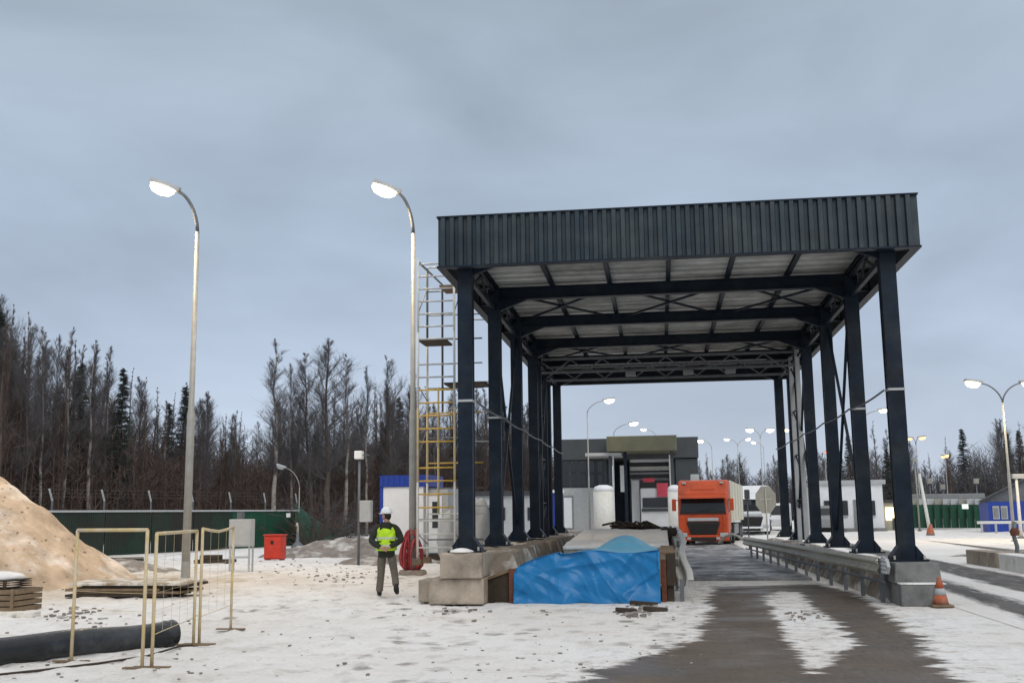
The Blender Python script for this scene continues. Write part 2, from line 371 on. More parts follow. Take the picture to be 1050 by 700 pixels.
# raised earth under the left columns
def bank(x, y):
    e = min(1, max(0, (x+4.75)/.45))*min(1, max(0, (-2.75-x)/.25))*min(1, max(0, (y-21.5)/.5))*min(1, max(0, (52-y)/4))
    e = e*e*(3-2*e)
    return -.08 + .98*e + (.10*noise.noise((x*1.3, y*1.3, 9))+.05*noise.noise((x*4, y*4, 2)))*min(1, e*3)
tag(sheet('earth_bank', lerp_list([(-4.9,-2.6,.10)]), lerp_list([(20.9,34,.15),(34,53,.4)]), bank, M['earth']), kind='structure')
tag(sheet('verge', lerp_list([(3.72,5.2,.12)]), lerp_list([(20.6,46,.2)]),
          lambda x, y: -.05+.62*min(1,max(0,(x-3.95)/.3))*min(1,max(0,(5.15-x)/.5))*min(1,(y-20.55)/.8)*min(1,(46.2-y)/1)+.03*noise.noise((x*3,y*3,1)), M['earth']), kind='structure')

# ------------------------------------------------------------------ the canopy
XL, XR, Y0, SP, ZBL, ZBR = -3.723, 4.413, 20.746, 3.844, .955, .735
XFL, XFR, YF, ZF0, ZF1, YB = -4.14, 4.893, 20.297, 6.485, 7.469, 40.417
can = thing('gate_canopy', 'tall open steel canopy with dark ribbed fascia and twelve dark columns over the road', 'canopy', (.35, Y0, 0))
def cpart(mb, name, m, parent=None, **k):
    o = mb.build(name, m, None, **k); pr = parent or can; o.parent = pr
    o.matrix_parent_inverse = Matrix.Translation((-.35, -Y0, 0)); return o
def csub(mb, name, m, parent, **k):         # sub-part: its parent carries the offset already
    o = mb.build(name, m, None, **k); o.parent = parent; return o
def ribbed(p0, p1, z0, z1, depth, pitch=.175):   # trapezoid-profile sheet between two plan points, ribs vertical
    p0 = Vector((*p0,0)); p1 = Vector((*p1,0)); d = (p1-p0); ln = d.length; d.normalize(); nrm = Vector((d.y,-d.x,0))
    n = int(ln/pitch); pr = []
    for k in range(n):
        a = ln*k/n; s_ = ln/n
        pr += [(a, 0), (a+s_*.10, depth), (a+s_*.55, depth), (a+s_*.65, 0)]
    pr.append((ln, 0)); mb = MB(); m = len(pr)
    out = [p0+d*a+nrm*b for a, b in pr]; inn = [p0+d*a-nrm*.006 for a, b in pr]
    vs = [(q.x,q.y,z0) for q in out]+[(q.x,q.y,z1) for q in out]+[(q.x,q.y,z0) for q in inn]+[(q.x,q.y,z1) for q in inn]
    fs = []
    for i in range(m-1):
        fs += [(i,i+1,m+i+1,m+i), (2*m+i+1,2*m+i,3*m+i,3*m+i+1), (m+i,m+i+1,3*m+i+1,3*m+i), (i+1,i,2*m+i,2*m+i+1)]
    return mb.add(vs, fs)
fz = ribbed((XFL,YF), (XFR,YF), ZF0, ZF1, .065); cpart(fz, 'fascia', M['fascia'])
cpart(ribbed((XFR,YF), (XFR,YB), ZF0, ZF1, .065), 'fascia', M['fascia'])
cpart(ribbed((XFL,YB), (XFL,YF), ZF0, ZF1, .065), 'fascia', M['fascia'])
cpart(ribbed((XFR,YB), (XFL,YB), ZF0, ZF1, .065), 'fascia', M['fascia'])
trim = MB()
for z, h in ((ZF0-.03,.035),(ZF1,.03)):
    trim.box(XFL-.07,YF-.072,z,XFR+.07,YF+.10,z+h); trim.box(XFL-.07,YB-.10,z,XFR+.07,YB+.072,z+h)
    trim.box(XFL-.07,YF+.103,z,XFL+.10,YB-.103,z+h); trim.box(XFR-.10,YF+.103,z,XFR+.07,YB-.103,z+h)
cpart(trim, 'edge_trim', M['steel'])
# corrugated roof sheet, ribs across
rf = MB(); prof = []; y = YF+.12
while y < YB-.3:
    prof += [(y,7.125),(y+.04,7.03),(y+.30,7.03),(y+.34,7.125)]; y += .48
n = len(prof); vs = []
for x in (XFL+.02, XFR-.02):
    for yy, zz in prof: vs.append((x,yy,zz))
rf.add(vs, [(i,i+1,n+i+1,n+i) for i in range(n-1)])
n0 = len(rf.v); rf.add([(x,yy,7.14) for x in (XFL+.02,XFR-.02) for yy in (prof[0][0],prof[-1][0])], [(0,1,3,2)])
cpart(rf, 'roof_sheet', M['underside'])
PURL = [XL+.02+ (XR-XL-.04)*k/6 for k in range(7)]
for k in range(7):
    mb = MB(); x = PURL[k]
    mb.box(x-.05,YF+.11,6.93,x+.05,YB-.11,6.945); mb.box(x-.012,YF+.11,6.945,x+.012,YB-.11,7.008); mb.box(x-.05,YF+.11,7.008,x+.05,YB-.11,7.024)
    cpart(mb, 'purlin', M['steel'])
for k in range(6):
    y = Y0+k*SP; mb = MB()                  # I-beam rafters with haunches at the columns
    mb.box(XL-.02,y-.10,6.63,XR+.02,y+.10,6.655); mb.box(XL-.02,y-.012,6.655,XR+.02,y+.012,6.90); mb.box(XL-.02,y-.10,6.90,XR+.02,y+.10,6.925)
    for x, s_ in ((XL,1),(XR,-1)):
        mb.prism([(x+s_*.146,6.38),(x+s_*.8,6.632),(x+s_*.146,6.632)], y-.05, y+.05, 'y')
    cpart(mb, 'rafter', M['steel'])
    for x, s_, zb in ((XL,-1,ZBL),(XR,1,ZBR)):
        mb = MB(); wd = .143
        for j in (-1,1): mb.box(x-wd,y+j*wd-.014*(j>0)*2,zb+.03,x+wd,y+j*wd+.028*(j<0),6.88)
        mb.box(x-wd+.012,y-wd+.03,zb+.03,x+wd-.012,y+wd-.03,6.88)
        c = cpart(mb, 'column', M['steel'])
        b = MB(); b.box(x-.33,y-.30,zb-.002,x+.33,y+.30,zb+.03)
        for j in (-1,1):
            b.prism([(x+j*.144,zb+.031),(x+j*.30,zb+.031),(x+j*.29,zb+.08),(x+j*.144,zb+.27)], y-.17, y+.17, 'y')
        csub(b, 'base_plate', M['steel'], c)
        bt = MB()
        for jx in (-1,1):
            for jy in (-1,1): bt.lathe([(.022,zb+.031),(.022,zb+.10)], (x+jx*.26,y+jy*.245,0), 6)
        csub(bt, 'anchor_bolts', M['galv'], c)
        if k < 2:
            bd = MB(); q = wd+.006; bd.box(x-q,y-q-.012,3.84,x+q,y+q,3.885); csub(bd, 'strap', M['greypaint'], c)
# cross bracing under the roof (second and fourth bays)
for k in (1, 3):
    for j in range(0, 6, 2):
        for a, b in ((0, 1), (1, 0)):
            mb = MB(); xa, xb = PURL[j]+.15, PURL[j+2]-.15
            z = 6.80+.045*a
            mb.bar((xa if a else xb, Y0+k*SP+.12, z), (xb if a else xa, Y0+(k+1)*SP-.12, z), .05)
            cpart(mb, 'roof_brace', M['steel'])
# along the sides: tie beams, eaves lattice and wall bracing
for x, s_ in ((XL,-1),(XR,1)):
    for k in range(5):
        ya, yb = Y0+k*SP+.17, Y0+(k+1)*SP-.17
        mb = MB(); mb.bar((x,ya,6.42),(x,yb,6.42),.09,.09); mb.bar((x,ya,6.84),(x,yb,6.84),.08,.08)
        m_ = 4
        for j in range(m_):
            u, v = ya+(yb-ya)*j/m_, ya+(yb-ya)*(j+1)/m_
            mb.bar((x,u,6.46 if j%2 else 6.80),(x,v,6.80 if j%2 else 6.46),.04)
        cpart(mb, 'side_truss', M['steel'])
        for yy in (Y0+k*SP, Y0+(k+.5)*SP):  # brackets that hold the fascia out from the columns
            mb = MB()
            xo = XFL+.03 if s_ < 0 else XFR-.03
            xa = x+s_*.146 if yy == Y0+k*SP else x+s_*.05
            mb.bar((xa,yy,6.56),(xo,yy,6.56),.06); mb.bar((xa,yy,6.98),(xo,yy,6.98),.06); mb.bar((xo-s_*.04,yy,6.53),(xo-s_*.04,yy,7.3),.05)
            cpart(mb, 'fascia_bracket', M['steel'])
    for k in (1, 3):
        for a in (0, 1):
            mb = MB(); zb = ZBL if x < 0 else ZBR
            mb.bar((x+.03*(1 if a else -1),Y0+k*SP+.17,zb+.45 if a else 6.3),(x+.03*(1 if a else -1),Y0+(k+1)*SP-.17,6.3 if a else zb+.45),.06)
            cpart(mb, 'wall_brace', M['steel'])
    xx = x+(.20 if x < 0 else -.20); pts = []
    for k in range(5):
        for j in range(8):
            t = (k+j/8); pts.append((xx, Y0+t*SP, 3.86-.05*math.sin(math.pi*(j/8))))
    pts.append((xx, Y0+5*SP, 3.86))
    cpart(MB().tube(pts, .020, 6), 'cable_conduit', M['galvdark'])
    if x < 0:
        cpart(MB().bar((x-.19,Y0+.3,6.2),(x-.19,Y0+.3,1.0),.05), 'drainpipe', M['steel'])

# grey lattice gantry between the rear columns
gy = Y0+3.45*SP
gan = thing('lattice_gantry', 'light grey lattice gantry with slim posts standing under the rear half of the canopy', 'gantry', (0, gy, 0))
xa, xb = -3.72, 4.36
for z in (6.12, 6.55):
    gan_b = MB().bar((xa,0,z),(xb,0,z),.07); gan_b.build('chord', M['galvdark'], gan)
mb = MB(); n = 16
for j in range(n):
    u, v = xa+(xb-xa)*j/n, xa+(xb-xa)*(j+1)/n
    mb.bar((u,0,6.15 if j%2 else 6.52),(v,0,6.52 if j%2 else 6.15),.035)
mb.build('lattice', M['galvdark'], gan)
for z in (6.06, 6.50):
    MB().bar((xa,1.6,z),(xb,1.6,z),.07).build('chord', M['galvdark'], gan)
mb = MB()
for j in range(n):
    u, v = xa+(xb-xa)*j/n, xa+(xb-xa)*(j+1)/n
    mb.bar((u,1.6,6.46 if j%2 else 6.10),(v,1.6,6.10 if j%2 else 6.46),.035)
mb.build('lattice', M['galvdark'], gan)
for x in (xa, xb):
    for yy in (0, 1.6):
        MB().bar((x,yy,.02),(x,yy,6.6),.13).build('post', M['greypaint' if x > 0 else 'steel'], gan)
mb = MB()
for x in (xa, xb):
    for j in range(8): mb.bar((x,.07,.6+j*.7),(x,1.53,1.3+j*.7 if j%2 else .6+j*.7),.04)
mb.build('post_lacing', M['steel'], gan)
for x in (-.8, 1.0, 2.3):
    MB().box(x-.16,-.22,5.92,x+.16,.02,6.05).build('sensor_box', M['midgrey'], gan, bevel=.02)

# ------------------------------------------------------------------ concrete blocks
def block(x0,y0,z0,x1,y1,z1,label,m='concrete',taper=0,name='concrete_block'):
    mb = MB(); t = taper
    mb.hexa([(x0,y0,z0),(x1,y0,z0),(x1,y1,z0),(x0,y1,z0)], [(x0+t,y0+t,z1),(x1-t,y0+t,z1),(x1-t,y1-t,z1),(x0+t,y1-t,z1)])
    return tag(mb.build(name, M[m], bevel=.025), label, 'concrete block', 'concrete blocks under the front columns')
block(-4.16,20.25,.48,-3.36,21.35,ZBL-.005,'pale concrete block directly under the front column nearest the blue tarpaulin')
block(-4.40,20.35,0.0,-3.34,21.6,.475,'wide snow stained concrete block at the bottom of the stack beside the tarpaulin pit')
block(-4.72,20.9,0.0,-4.42,21.7,.42,'low rough concrete block at the outer end of the stack nearest the worker')
block(4.02,19.95,.375,4.82,21.2,ZBR-.005,'grey tapered concrete block carrying the front column beside the traffic cone','concretegrey',.03)
block(4.06,19.70,0.0,4.80,21.3,.37,'lower grey concrete block on the snow right beside the striped traffic cone','concretegrey',.0)
mb = MB(); mb.box(4.05,19.69,.372,4.82,19.93,.40)
tag(mb.build('snow_ledge', M['snow'], bevel=.012), 'thin strip of snow on the lower grey concrete block', 'snow')
# snow patches on the left base
mb = MB(); mb.lathe([(.24,.962),(.22,.99),(.10,1.03),(.02,1.04)], (XL-.05,Y0-.31,0), 10)
tag(mb.build('snow_lump', M['snow'], smooth=True), 'small lump of snow at the foot of the front column above the pale block', 'snow')

# ------------------------------------------------------------------ traffic cones
def cone(px, py, label, h=.50, m='coneorange'):
    g = G(px, py); t = thing('traffic_cone', label, 'traffic cone', (g.x, g.y, .006), 0, 'traffic cones')
    MB().box(-.18,-.18,0,.18,.18,.04).build('base', M['wood'], t, bevel=.015)
    MB().lathe([(.135,.04),(.10,h*.40),],(0,0,0),20).build('cone_body', M[m], t, True)
    MB().lathe([(.102,h*.40),(.075,h*.62)],(0,0,0),20).build('white_band', M['greypaint'], t, True)
    MB().lathe([(.074,h*.62),(.035,h*.97),(.03,h)],(0,0,0),20).build('cone_tip', M[m], t, True)
    return t
cone(965, 622, 'dirty orange and white traffic cone standing beside the right concrete blocks')

# ------------------------------------------------------------------ guardrails
def wbeam(path, zc, m, parent, name='rail', h=.31, tilt=0):
    prof = [(0,-.5),(.035,-.42),(.075,-.30),(.075,-.22),(.02,-.06),(.02,.06),(.075,.22),(.075,.30),(.035,.42),(0,.5)]
    path = [Vector(q) for q in path]; mb = MB(); n = len(prof); vs = []
    for i, q in enumerate(path):
        d = (path[min(i+1,len(path)-1)]-path[max(i-1,0)]); d.z = 0; d.normalize(); s_ = Vector((-d.y,d.x,0))
        up_ = Vector((0,0,math.cos(tilt)))+s_*math.sin(tilt)*1.0; s_ = s_*math.cos(tilt)-Vector((0,0,math.sin(tilt)))
        for a, b in prof: vs.append(q+s_*a+up_*(b*h))
        for a, b in prof[::-1]: vs.append(q+s_*(a-.006)+up_*(b*h))
    k = 2*n
    fs = [(i*k+j, i*k+(j+1)%k, (i+1)*k+(j+1)%k, (i+1)*k+j) for i in range(len(path)-1) for j in range(k)]
    fs += [tuple(range(k)), tuple(range((len(path)-1)*k, len(path)*k))[::-1]]
    mb.add(vs, fs); return mb.build(name, m, parent)
gr = thing('guardrail', 'long galvanised crash barrier with short posts along the road under the right columns', 'guardrail', (0,0,0))
p0, p1 = Vector((3.86,20.35,.66)), Vector((2.98,40.5,.60))
pts = [p0+(p1-p0)*t for t in [i/14 for i in range(15)]]
wbeam(pts, .66, M['galv'], gr)
pts2 = [p0+(p1-p0)*t+Vector((.02,0,-.40)) for t in [i/10 for i in range(11)]]
MB().tube([q+Vector((.03,0,.12)) for q in pts2], .03, 6).build('lower_rail', M['galvdark'], gr)
for i in range(13):
    q = p0+(p1-p0)*((i+.15)/13)
    MB().box(q.x+.035,q.y-.05,-.02,q.x+.10,q.y+.05,q.z+.13).build('post', M['galvdark'], gr)
end = MB(); end.prism([(20.33,.52),(20.33,.84),(19.95,.80),(19.82,.67),(19.95,.54)], 3.88, 3.94, 'x'); end.build('end_plate', M['greypaint'], gr, bevel=.01)
ends = MB()
for k in range(4): ends.box(3.872,19.9,.555+k*.07,3.879,20.32,.585+k*.07)
ends.build('end_stripes', M['white'], gr)
arch = [(2.98,40.6,.60),(2.88,42,.72),(2.75,43.2,.78),(2.55,44.2,.70),(2.3,44.8,.42)]
MB().tube(arch, .05, 8).build('end_tube', M['galv'], gr)
g2 = thing('guardrail', 'bent and dented short grey crash barrier between the tarpaulin pit and the muddy road', 'guardrail', (0,0,0))
pth = [P(703,602,20.9), P(702,592,22), P(697,580,23.8), P(695,569,26.5), P(698,560,29), P(695,551,32), P(690,544,35)]
wbeam(pth, .5, M['whitepaint'], g2, h=.42, tilt=R(-48))
for q in (pth[0], pth[2], pth[4], pth[6]): MB().box(q.x-.11,q.y-.05,0,q.x-.03,q.y+.05,q.z+.15).build('post', M['galvdark'], g2)

# ------------------------------------------------------------------ pit with the blue tarpaulin
xa, xb = P(527,600,20.6).x, P(677,600,20.6).x
def tarp():
    nu, nv = 180, 150; vs = []; rnd = random.Random(4)
    for j in range(nv+1):
        v = j/nv
        for i in range(nu+1):
            u = i/nu; x = xa+(xb-xa)*u; z0 = .9
            top = .60+.34*min(1, max(0,u/.32))**.7 + .03*math.sin(u*9)
            if u > .32: top = .94+.03*math.sin(u*14)
            if v < .42:                       # hanging front
                t = v/.42; z = top*t; y = 20.62+.10*t**2
                cr_ = lambda a, b, k, c: max(0, 1-abs(noise.noise((a*k, b*k, c)))*5)
                y -= .045*cr_(x*.6+z*.9, z*.5-x*.3, 1.1, 3)+.04*cr_(x-z*.8, z*.6+x*.2, 1.2, 9)+.012*cr_(x*1.5, z*1.8+x, 1.6, 21)
                y += .10*noise.noise((x*1.6+z*1.6, z*.9-x*.7, 1)) + .13*abs(noise.noise((x*1.1-z*1.3, z*1.5+x*.5, 7))) + .03*abs(noise.noise((x*2.6+z*2.9, z*1.2-x, 17))) - .07*(1-t)*noise.noise((x*3,0,3)) - .08
                x += .05*noise.noise((z*2, x, 4))*(1 if .02<u<.98 else 0)
                y -= .22*(1-t)**5*(.55+noise.noise((x*2.3, 2, 5)))
                if j == 0: z = .012
            else:
                t = (v-.42)/.58; y = 20.72-.08*(1-min(1,t*6))+.03*abs(noise.noise((x*2.6+z0*2.9, z0*1.2-x, 17)))*(1-min(1,t*4))+.55*t
                z = top-.05*t*t+.012*noise.noise((x*2.5, y*3, 2))
            vs.append((x,y,z))
    fs = [(j*(nu+1)+i, j*(nu+1)+i+1, (j+1)*(nu+1)+i+1, (j+1)*(nu+1)+i) for j in range(nv) for i in range(nu)]
    me = bpy.data.meshes.new('tarpaulin'); me.from_pydata(vs, [], fs); me.materials.append(M['tarp']); me.update()
    for p_ in me.polygons: p_.use_smooth = True
    o = bpy.data.objects.new('tarpaulin', me); COL.objects.link(o)
    return o
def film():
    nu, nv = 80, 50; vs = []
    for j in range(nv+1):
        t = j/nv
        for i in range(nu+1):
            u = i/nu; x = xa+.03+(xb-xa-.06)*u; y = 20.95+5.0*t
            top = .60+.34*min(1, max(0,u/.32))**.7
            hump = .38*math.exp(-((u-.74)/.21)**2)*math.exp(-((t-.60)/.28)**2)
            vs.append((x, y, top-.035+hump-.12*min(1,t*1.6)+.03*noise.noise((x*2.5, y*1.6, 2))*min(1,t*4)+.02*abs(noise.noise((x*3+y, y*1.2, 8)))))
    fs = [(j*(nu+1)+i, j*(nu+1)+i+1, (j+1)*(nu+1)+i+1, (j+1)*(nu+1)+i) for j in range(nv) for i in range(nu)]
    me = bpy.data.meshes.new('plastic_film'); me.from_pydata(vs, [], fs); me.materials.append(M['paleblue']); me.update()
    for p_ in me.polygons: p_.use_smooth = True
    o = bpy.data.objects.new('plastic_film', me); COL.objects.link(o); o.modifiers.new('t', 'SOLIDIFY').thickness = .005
    return tag(o, 'pale blue plastic film humped over the pit behind the bright blue tarpaulin', 'plastic film')
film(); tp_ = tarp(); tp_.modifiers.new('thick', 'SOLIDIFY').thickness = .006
tag(tp_, 'wrinkled bright blue tarpaulin draped over the pit opening on the snow', 'tarpaulin')
pw = thing('pit_wall', 'dark timber side wall of the pit with a rusty steel post beside the blue tarpaulin', 'wall', (xa, 21, 0))
MB().hexa([(-.62,-.12,0),(-.12,-.30,0),(-.12,-.22,0),(-.62,-.04,0)],[(-.62,-.12,.40),(-.12,-.30,.60),(-.12,-.22,.60),(-.62,-.04,.40)]).build('board_panel', M['darkwood'], pw)
MB().hexa([(-.64,-.16,.385),(-.10,-.34,.575),(-.10,-.20,.575),(-.64,-.02,.385)],[(-.64,-.16,.43),(-.10,-.34,.64),(-.10,-.20,.64),(-.64,-.02,.43)]).build('top_rail', M['wood'], pw)
MB().box(-.10,-.40,0,.02,-.28,.64).build('post', M['rust'], pw, bevel=.01)
MB().box(-.098,-.27,0,-.05,4.8,.60).build('side_panel', M['darkwood'], pw)
pe = thing('pit_wall', 'dark wooden end wall with a reddish post between the tarpaulin and the bent barrier', 'wall', (xb, 20.9, 0))
MB().box(.13,-.02,0,.26,3.9,.86).build('board_panel', M['darkwood'], pe)
MB().box(.02,-.16,0,.12,-.04,.78).build('post', M['rust'], pe, bevel=.01)
MB().box(.13,-.10,.30,.30,-.03,.90).build('post', M['darkwood'], pe)
MB().box(.02,-.03,.86,.30,4.0,.92).build('top_rail', M['wood'], pe)
sx0, sx1 = P(577,560,26).x, P(686,560,26).x
def slab_z(x, y): return .90+.26*(y-26)/7.5+.03*noise.noise((x*.9,y*.9,4))+.012*noise.noise((x*4,y*4,6))
sl_ = thing('concrete_slab', 'raised slab covered in clean white snow behind the blue tarpaulin', 'slab', (0,0,0))
MB().box(sx0+.02,26.02,0,sx1-.02,33.4,.80).build('slab', M['concrete'], sl_)
sn = sheet('snow_cover', lerp_list([(sx0,sx1,.1)]), lerp_list([(26.0,33.5,.15)]), slab_z, M['snow']); sn.parent = sl_
mdf = sn.modifiers.new('t', 'SOLIDIFY'); mdf.thickness = .09; mdf.offset = -1
mb = MB(); q = P(690,553,33)
mb.box(q.x-.35,q.y-.2,0,q.x+.12,q.y+.3,q.z+.35); tag(mb.build('control_box', M['darkwood'], bevel=.03), 'dark box standing at the far end of the bent barrier in front of the truck', 'box')
# planks and cables lying on the far edge of the slab
rnd = random.Random(8)
mb = MB()
for k in range(26):
    q = P(rnd.uniform(634,664), 541, 34.5+rnd.uniform(-.6,.6)); a = rnd.uniform(-.5,.5); ln = rnd.uniform(.2,.6)
    mb.tube([(q.x-ln,q.y-a*ln,1.08+rnd.uniform(0,.22)),(q.x,q.y,1.14+rnd.uniform(0,.25)),(q.x+ln,q.y+a*ln,1.08+rnd.uniform(0,.2))], .035, 5)
q = P(649,545,34.5); mb.box(q.x-.75,q.y-.6,.9,q.x+.75,q.y+.6,1.07)
tag(mb.build('branch_heap', M['darkwood']), 'dark heap of loose branches lying just past the snowy slab', 'debris')
mb = MB(); mb.box(q.x-.8,q.y-.65,0,q.x+.8,q.y+.65,.898); tag(mb.build('concrete_plinth', M['concrete']), 'low plinth under the dark branch heap past the snowy slab', 'plinth')

# ------------------------------------------------------------------ trucks
def truck(name, label, loc, rz, paint, hgt, trailer, group='trucks at the checkpoint', trailer_h=3.35):
    t = thing(name, label, 'truck', loc, rz, group)
    W2 = 1.22; s_ = hgt/3.3
    z = lambda q: q*s_
    cab = MB()                                # side profile of the cab, front towards -y
    prof = [(.05,z(.42)),(.0,z(.95)),(.03,z(1.62)),(.20,z(2.42)),(.26,z(2.62)),(.62,z(3.26)),(.95,z(3.30)),(2.15,z(3.30)),(2.15,z(.75)),(.05,z(.42))][:-1]
    cab.prism(prof, -W2, W2, 'x'); co = cab.build('cab', M[paint], t, bevel=.09)
    w_ = MB(); w_.hexa([(-1.10,.012,z(1.70)),(1.10,.012,z(1.70)),(1.10,.10,z(1.70)),(-1.10,.10,z(1.70))],[(-1.04,.175,z(2.38)),(1.04,.175,z(2.38)),(1.04,.26,z(2.38)),(-1.04,.26,z(2.38))])
    w_.build('windscreen', M['glass'], t)
    MB().prism([(-.32,z(2.36)),(.22,z(2.50)),(.22,z(2.56)),(-.30,z(2.43))], -1.17, 1.17, 'x').build('sun_visor', M[paint], t)
    MB().hexa([(-.6,.33,z(2.80)),(.6,.33,z(2.80)),(.6,.5,z(2.80)),(-.6,.5,z(2.80))],[(-.55,.50,z(3.12)),(.55,.50,z(3.12)),(.55,.7,z(3.12)),(-.55,.7,z(3.12))]).build('roof_panel', M[paint], t, bevel=.03)
    MB().hexa([(-.62,-.055,z(.58)),(.62,-.055,z(.58)),(.62,.0,z(.58)),(-.62,.0,z(.58))],[(-.82,-.055,z(1.20)),(.82,-.055,z(1.20)),(.82,.03,z(1.20)),(-.82,.03,z(1.20))]).build('grille', M['grilleblack'], t, bevel=.02)
    for k in range(4): MB().box(-.66,-.075,z(.68+k*.12),.66,-.057,z(.705+k*.12)).build('grille_bar', M['rubber'], t)
    MB().box(-.74,-.085,z(1.24),.74,.03,z(1.40)).build('number_band', M['greypaint'], t, bevel=.02)
    MB().box(-1.23,-.06,z(.24),1.23,.10,z(.56)).build('bumper', M[paint], t, bevel=.06)
    MB().box(-.60,-.075,z(.27),.60,-.062,z(.44)).build('lower_grille', M['grilleblack'], t)
    MB().box(-1.12,-.012,z(1.585),1.12,.06,z(1.69)).build('wiper_panel', M['grilleblack'], t)
    for s2 in (-1,1):
        MB().bar((s2*.15-.1,-.0,z(1.70)),(s2*.15+.5,.06,z(1.86)),.03).build('wiper', M['rubber'], t)
        MB().box(s2*.92-.09,.42,z(3.10),s2*.92+.09,.60,z(3.19)).build('marker_light', M['greypaint'], t, bevel=.02)
        MB().box(s2*1.06-.13,-.02,z(.60),s2*1.06+.13,.08,z(1.50)).build('air_deflector', M[paint], t, bevel=.05)
    for s2 in (-1,1):
        MB().box(s2*.98-.19,-.095,z(.46),s2*.98+.19,-.02,z(.66)).build('headlight', M['greypaint'], t, bevel=.02)
        MB().box(s2*.70-.09,-.105,z(.33),s2*.70+.09,-.08,z(.45)).build('fog_lamp', M['greypaint'], t, bevel=.01)
        m_ = MB().box(s2*1.40-.10,-.02,z(1.75),s2*1.40+.10,.12,z(2.35)).build('mirror', M[paint], t, bevel=.03)
        MB().bar((s2*1.22,.16,z(2.28)),(s2*1.35,.06,z(2.28)),.04).build('mirror_arm', M['rubber'], m_)
        MB().box(s2*1.205,.50,z(1.70),s2*1.235,1.30,z(2.35)).build('side_window', M['glass'], t)
    for yy, tw in ((1.35,.34),(4.6,.34),(10.2,.34),(11.5,.34),(12.8,.34)):
        if yy > 2 and not trailer: continue
        for s2 in (-1,1):
            wl = MB().lathe([(.30,-.17),(.48,-.17),(.51,-.10),(.51,.10),(.48,.17),(.30,.17)],(s2*1.03,yy,.51),20,'x').build('wheel', M['rubber'], t, True)
            MB().lathe([(.05,-.02),(.28,-.02),(.29,.03)],(s2*1.20,yy,.51),16,'x').build('rim', M['galvdark'], wl)
    if trailer:
        MB().box(-1.25,2.75,1.15,1.25,14.6,trailer_h).build('trailer_box', M[trailer], t, bevel=.03)
        for k in range(5):
            for s2 in (-1,1): MB().box(s2*1.258-.008,3.3+k*2.7,1.17,s2*1.258+.008,3.36+k*2.7,trailer_h-.03).build('curtain_post', M['signback'], t)
        MB().box(-1.1,2.0,.72,1.1,14.4,1.0).build('chassis', M['rubber'], t)
        for s2 in (-1,1): MB().box(s2*1.15-.04,5.6,.45,s2*1.15+.04,9.4,1.0).build('side_guard', M['midgrey'], t)
        MB().box(-1.05,2.2,.5,1.05,3.3,.72).build('fuel_tank', M['rubber'], t, bevel=.06)
    return t
pt = P(722,558,54); truck('truck', 'orange truck with a cream curtain trailer driving towards the camera on the road', (pt.x, pt.y, .0), R(-7), 'orange', 3.22, 'cream', trailer_h=3.22)
pt = P(771,543,78); truck('truck', 'white truck waiting half hidden behind the orange truck', (pt.x, pt.y, 0.0), R(-6), 'white', 3.45, 'white')

# ------------------------------------------------------------------ street lamps
def add_light(parent, loc, power, color, r=.15, spot=True):
    ld = bpy.data.lights.new('lamp_light', 'SPOT' if spot else 'POINT'); ld.energy = power; ld.color = color; ld.shadow_soft_size = r
    if spot: ld.spot_size = R(150); ld.spot_blend = .6
    o = bpy.data.objects.new('lamp_light', ld); COL.objects.link(o); o.parent = parent; o.location = loc; return o
LG = 'street lamps lighting the checkpoint'
def lamp(base, hgt, arms, label, glow='lampglow', r=.085, power=0, color=(1,.74,.42), hs=1.0, m='pole', cat='street lamp'):
    t = thing('street_lamp', label, cat, base, 0, LG)
    rs = r
    MB().tube([(0,0,0),(0,0,hgt*.42),(0,0,hgt*.43),(0,0,hgt-1.0)], [rs,rs*.92,rs*.72,rs*.5], 12).build('pole', M[m], t, True)
    MB().lathe([(rs*1.9,0),(rs*1.9,.04),(rs*1.1,.05),(rs*1.05,.5)], (0,0,0), 12).build('base_flange', M[m], t)
    for (dx, dy, dz) in arms:
        pts = []
        for k in range(9):
            a = k/8; pts.append((dx*a**1.6, dy*a**1.6, hgt-1.0+(1.0+dz)*(1-(1-a)**1.55)))
        MB().tube(pts, [rs*.5-(rs*.12)*k/8 for k in range(9)], 8).build('arm', M['galvdark' if r > .08 else m], t, True)
        e = Vector(pts[-1]); d = Vector((dx,dy,0)).normalized(); tilt = Vector((0,0,.35 if dz > 0 else .12))
        ax = (d+tilt).normalized(); sd = ax.cross(Vector((0,0,1))).normalized(); up = sd.cross(ax)
        def hx(l0, l1, w0, w1, z0, z1):
            q = lambda l, w, z: e+ax*l*hs+sd*w*hs+up*z*hs
            return [q(l0,-w0,z0),q(l1,-w1,z0),q(l1,w1,z0),q(l0,w0,z0)], [q(l0,-w0*.7,z1),q(l1,-w1*.7,z1),q(l1,w1*.7,z1),q(l0,w0*.7,z1)]
        h_ = MB().hexa(*hx(-.05,.72,.12,.17,.0,.13)).build('lamp_head', M['greypaint'], t, bevel=.03)
        ln = MB(); n = 12                     # bulging glass under the head
        c = e+ax*.38*hs; rings = []
        for a_, b_ in ((1.0,.0),(.95,-.09),(.68,-.18),(.2,-.22)):
            rings.append([c+ax*(.33*hs*a_*math.cos(2*math.pi*k/n))+sd*(.18*hs*a_*math.sin(2*math.pi*k/n))+up*(b_*hs-.004) for k in range(n)])
        vs = [q for rr in rings for q in rr]
        ln.add(vs, [(i*n+k, i*n+(k+1)%n, (i+1)*n+(k+1)%n, (i+1)*n+k) for i in range(3) for k in range(n)]+[tuple(range(3*n,4*n)), tuple(range(n-1,-1,-1))])
        ln.build('lens', M[glow], h_)
        if power: add_light(t, e+ax*.38*hs-Vector((0,0,.3)), power, color)
    return t
H = 11.3
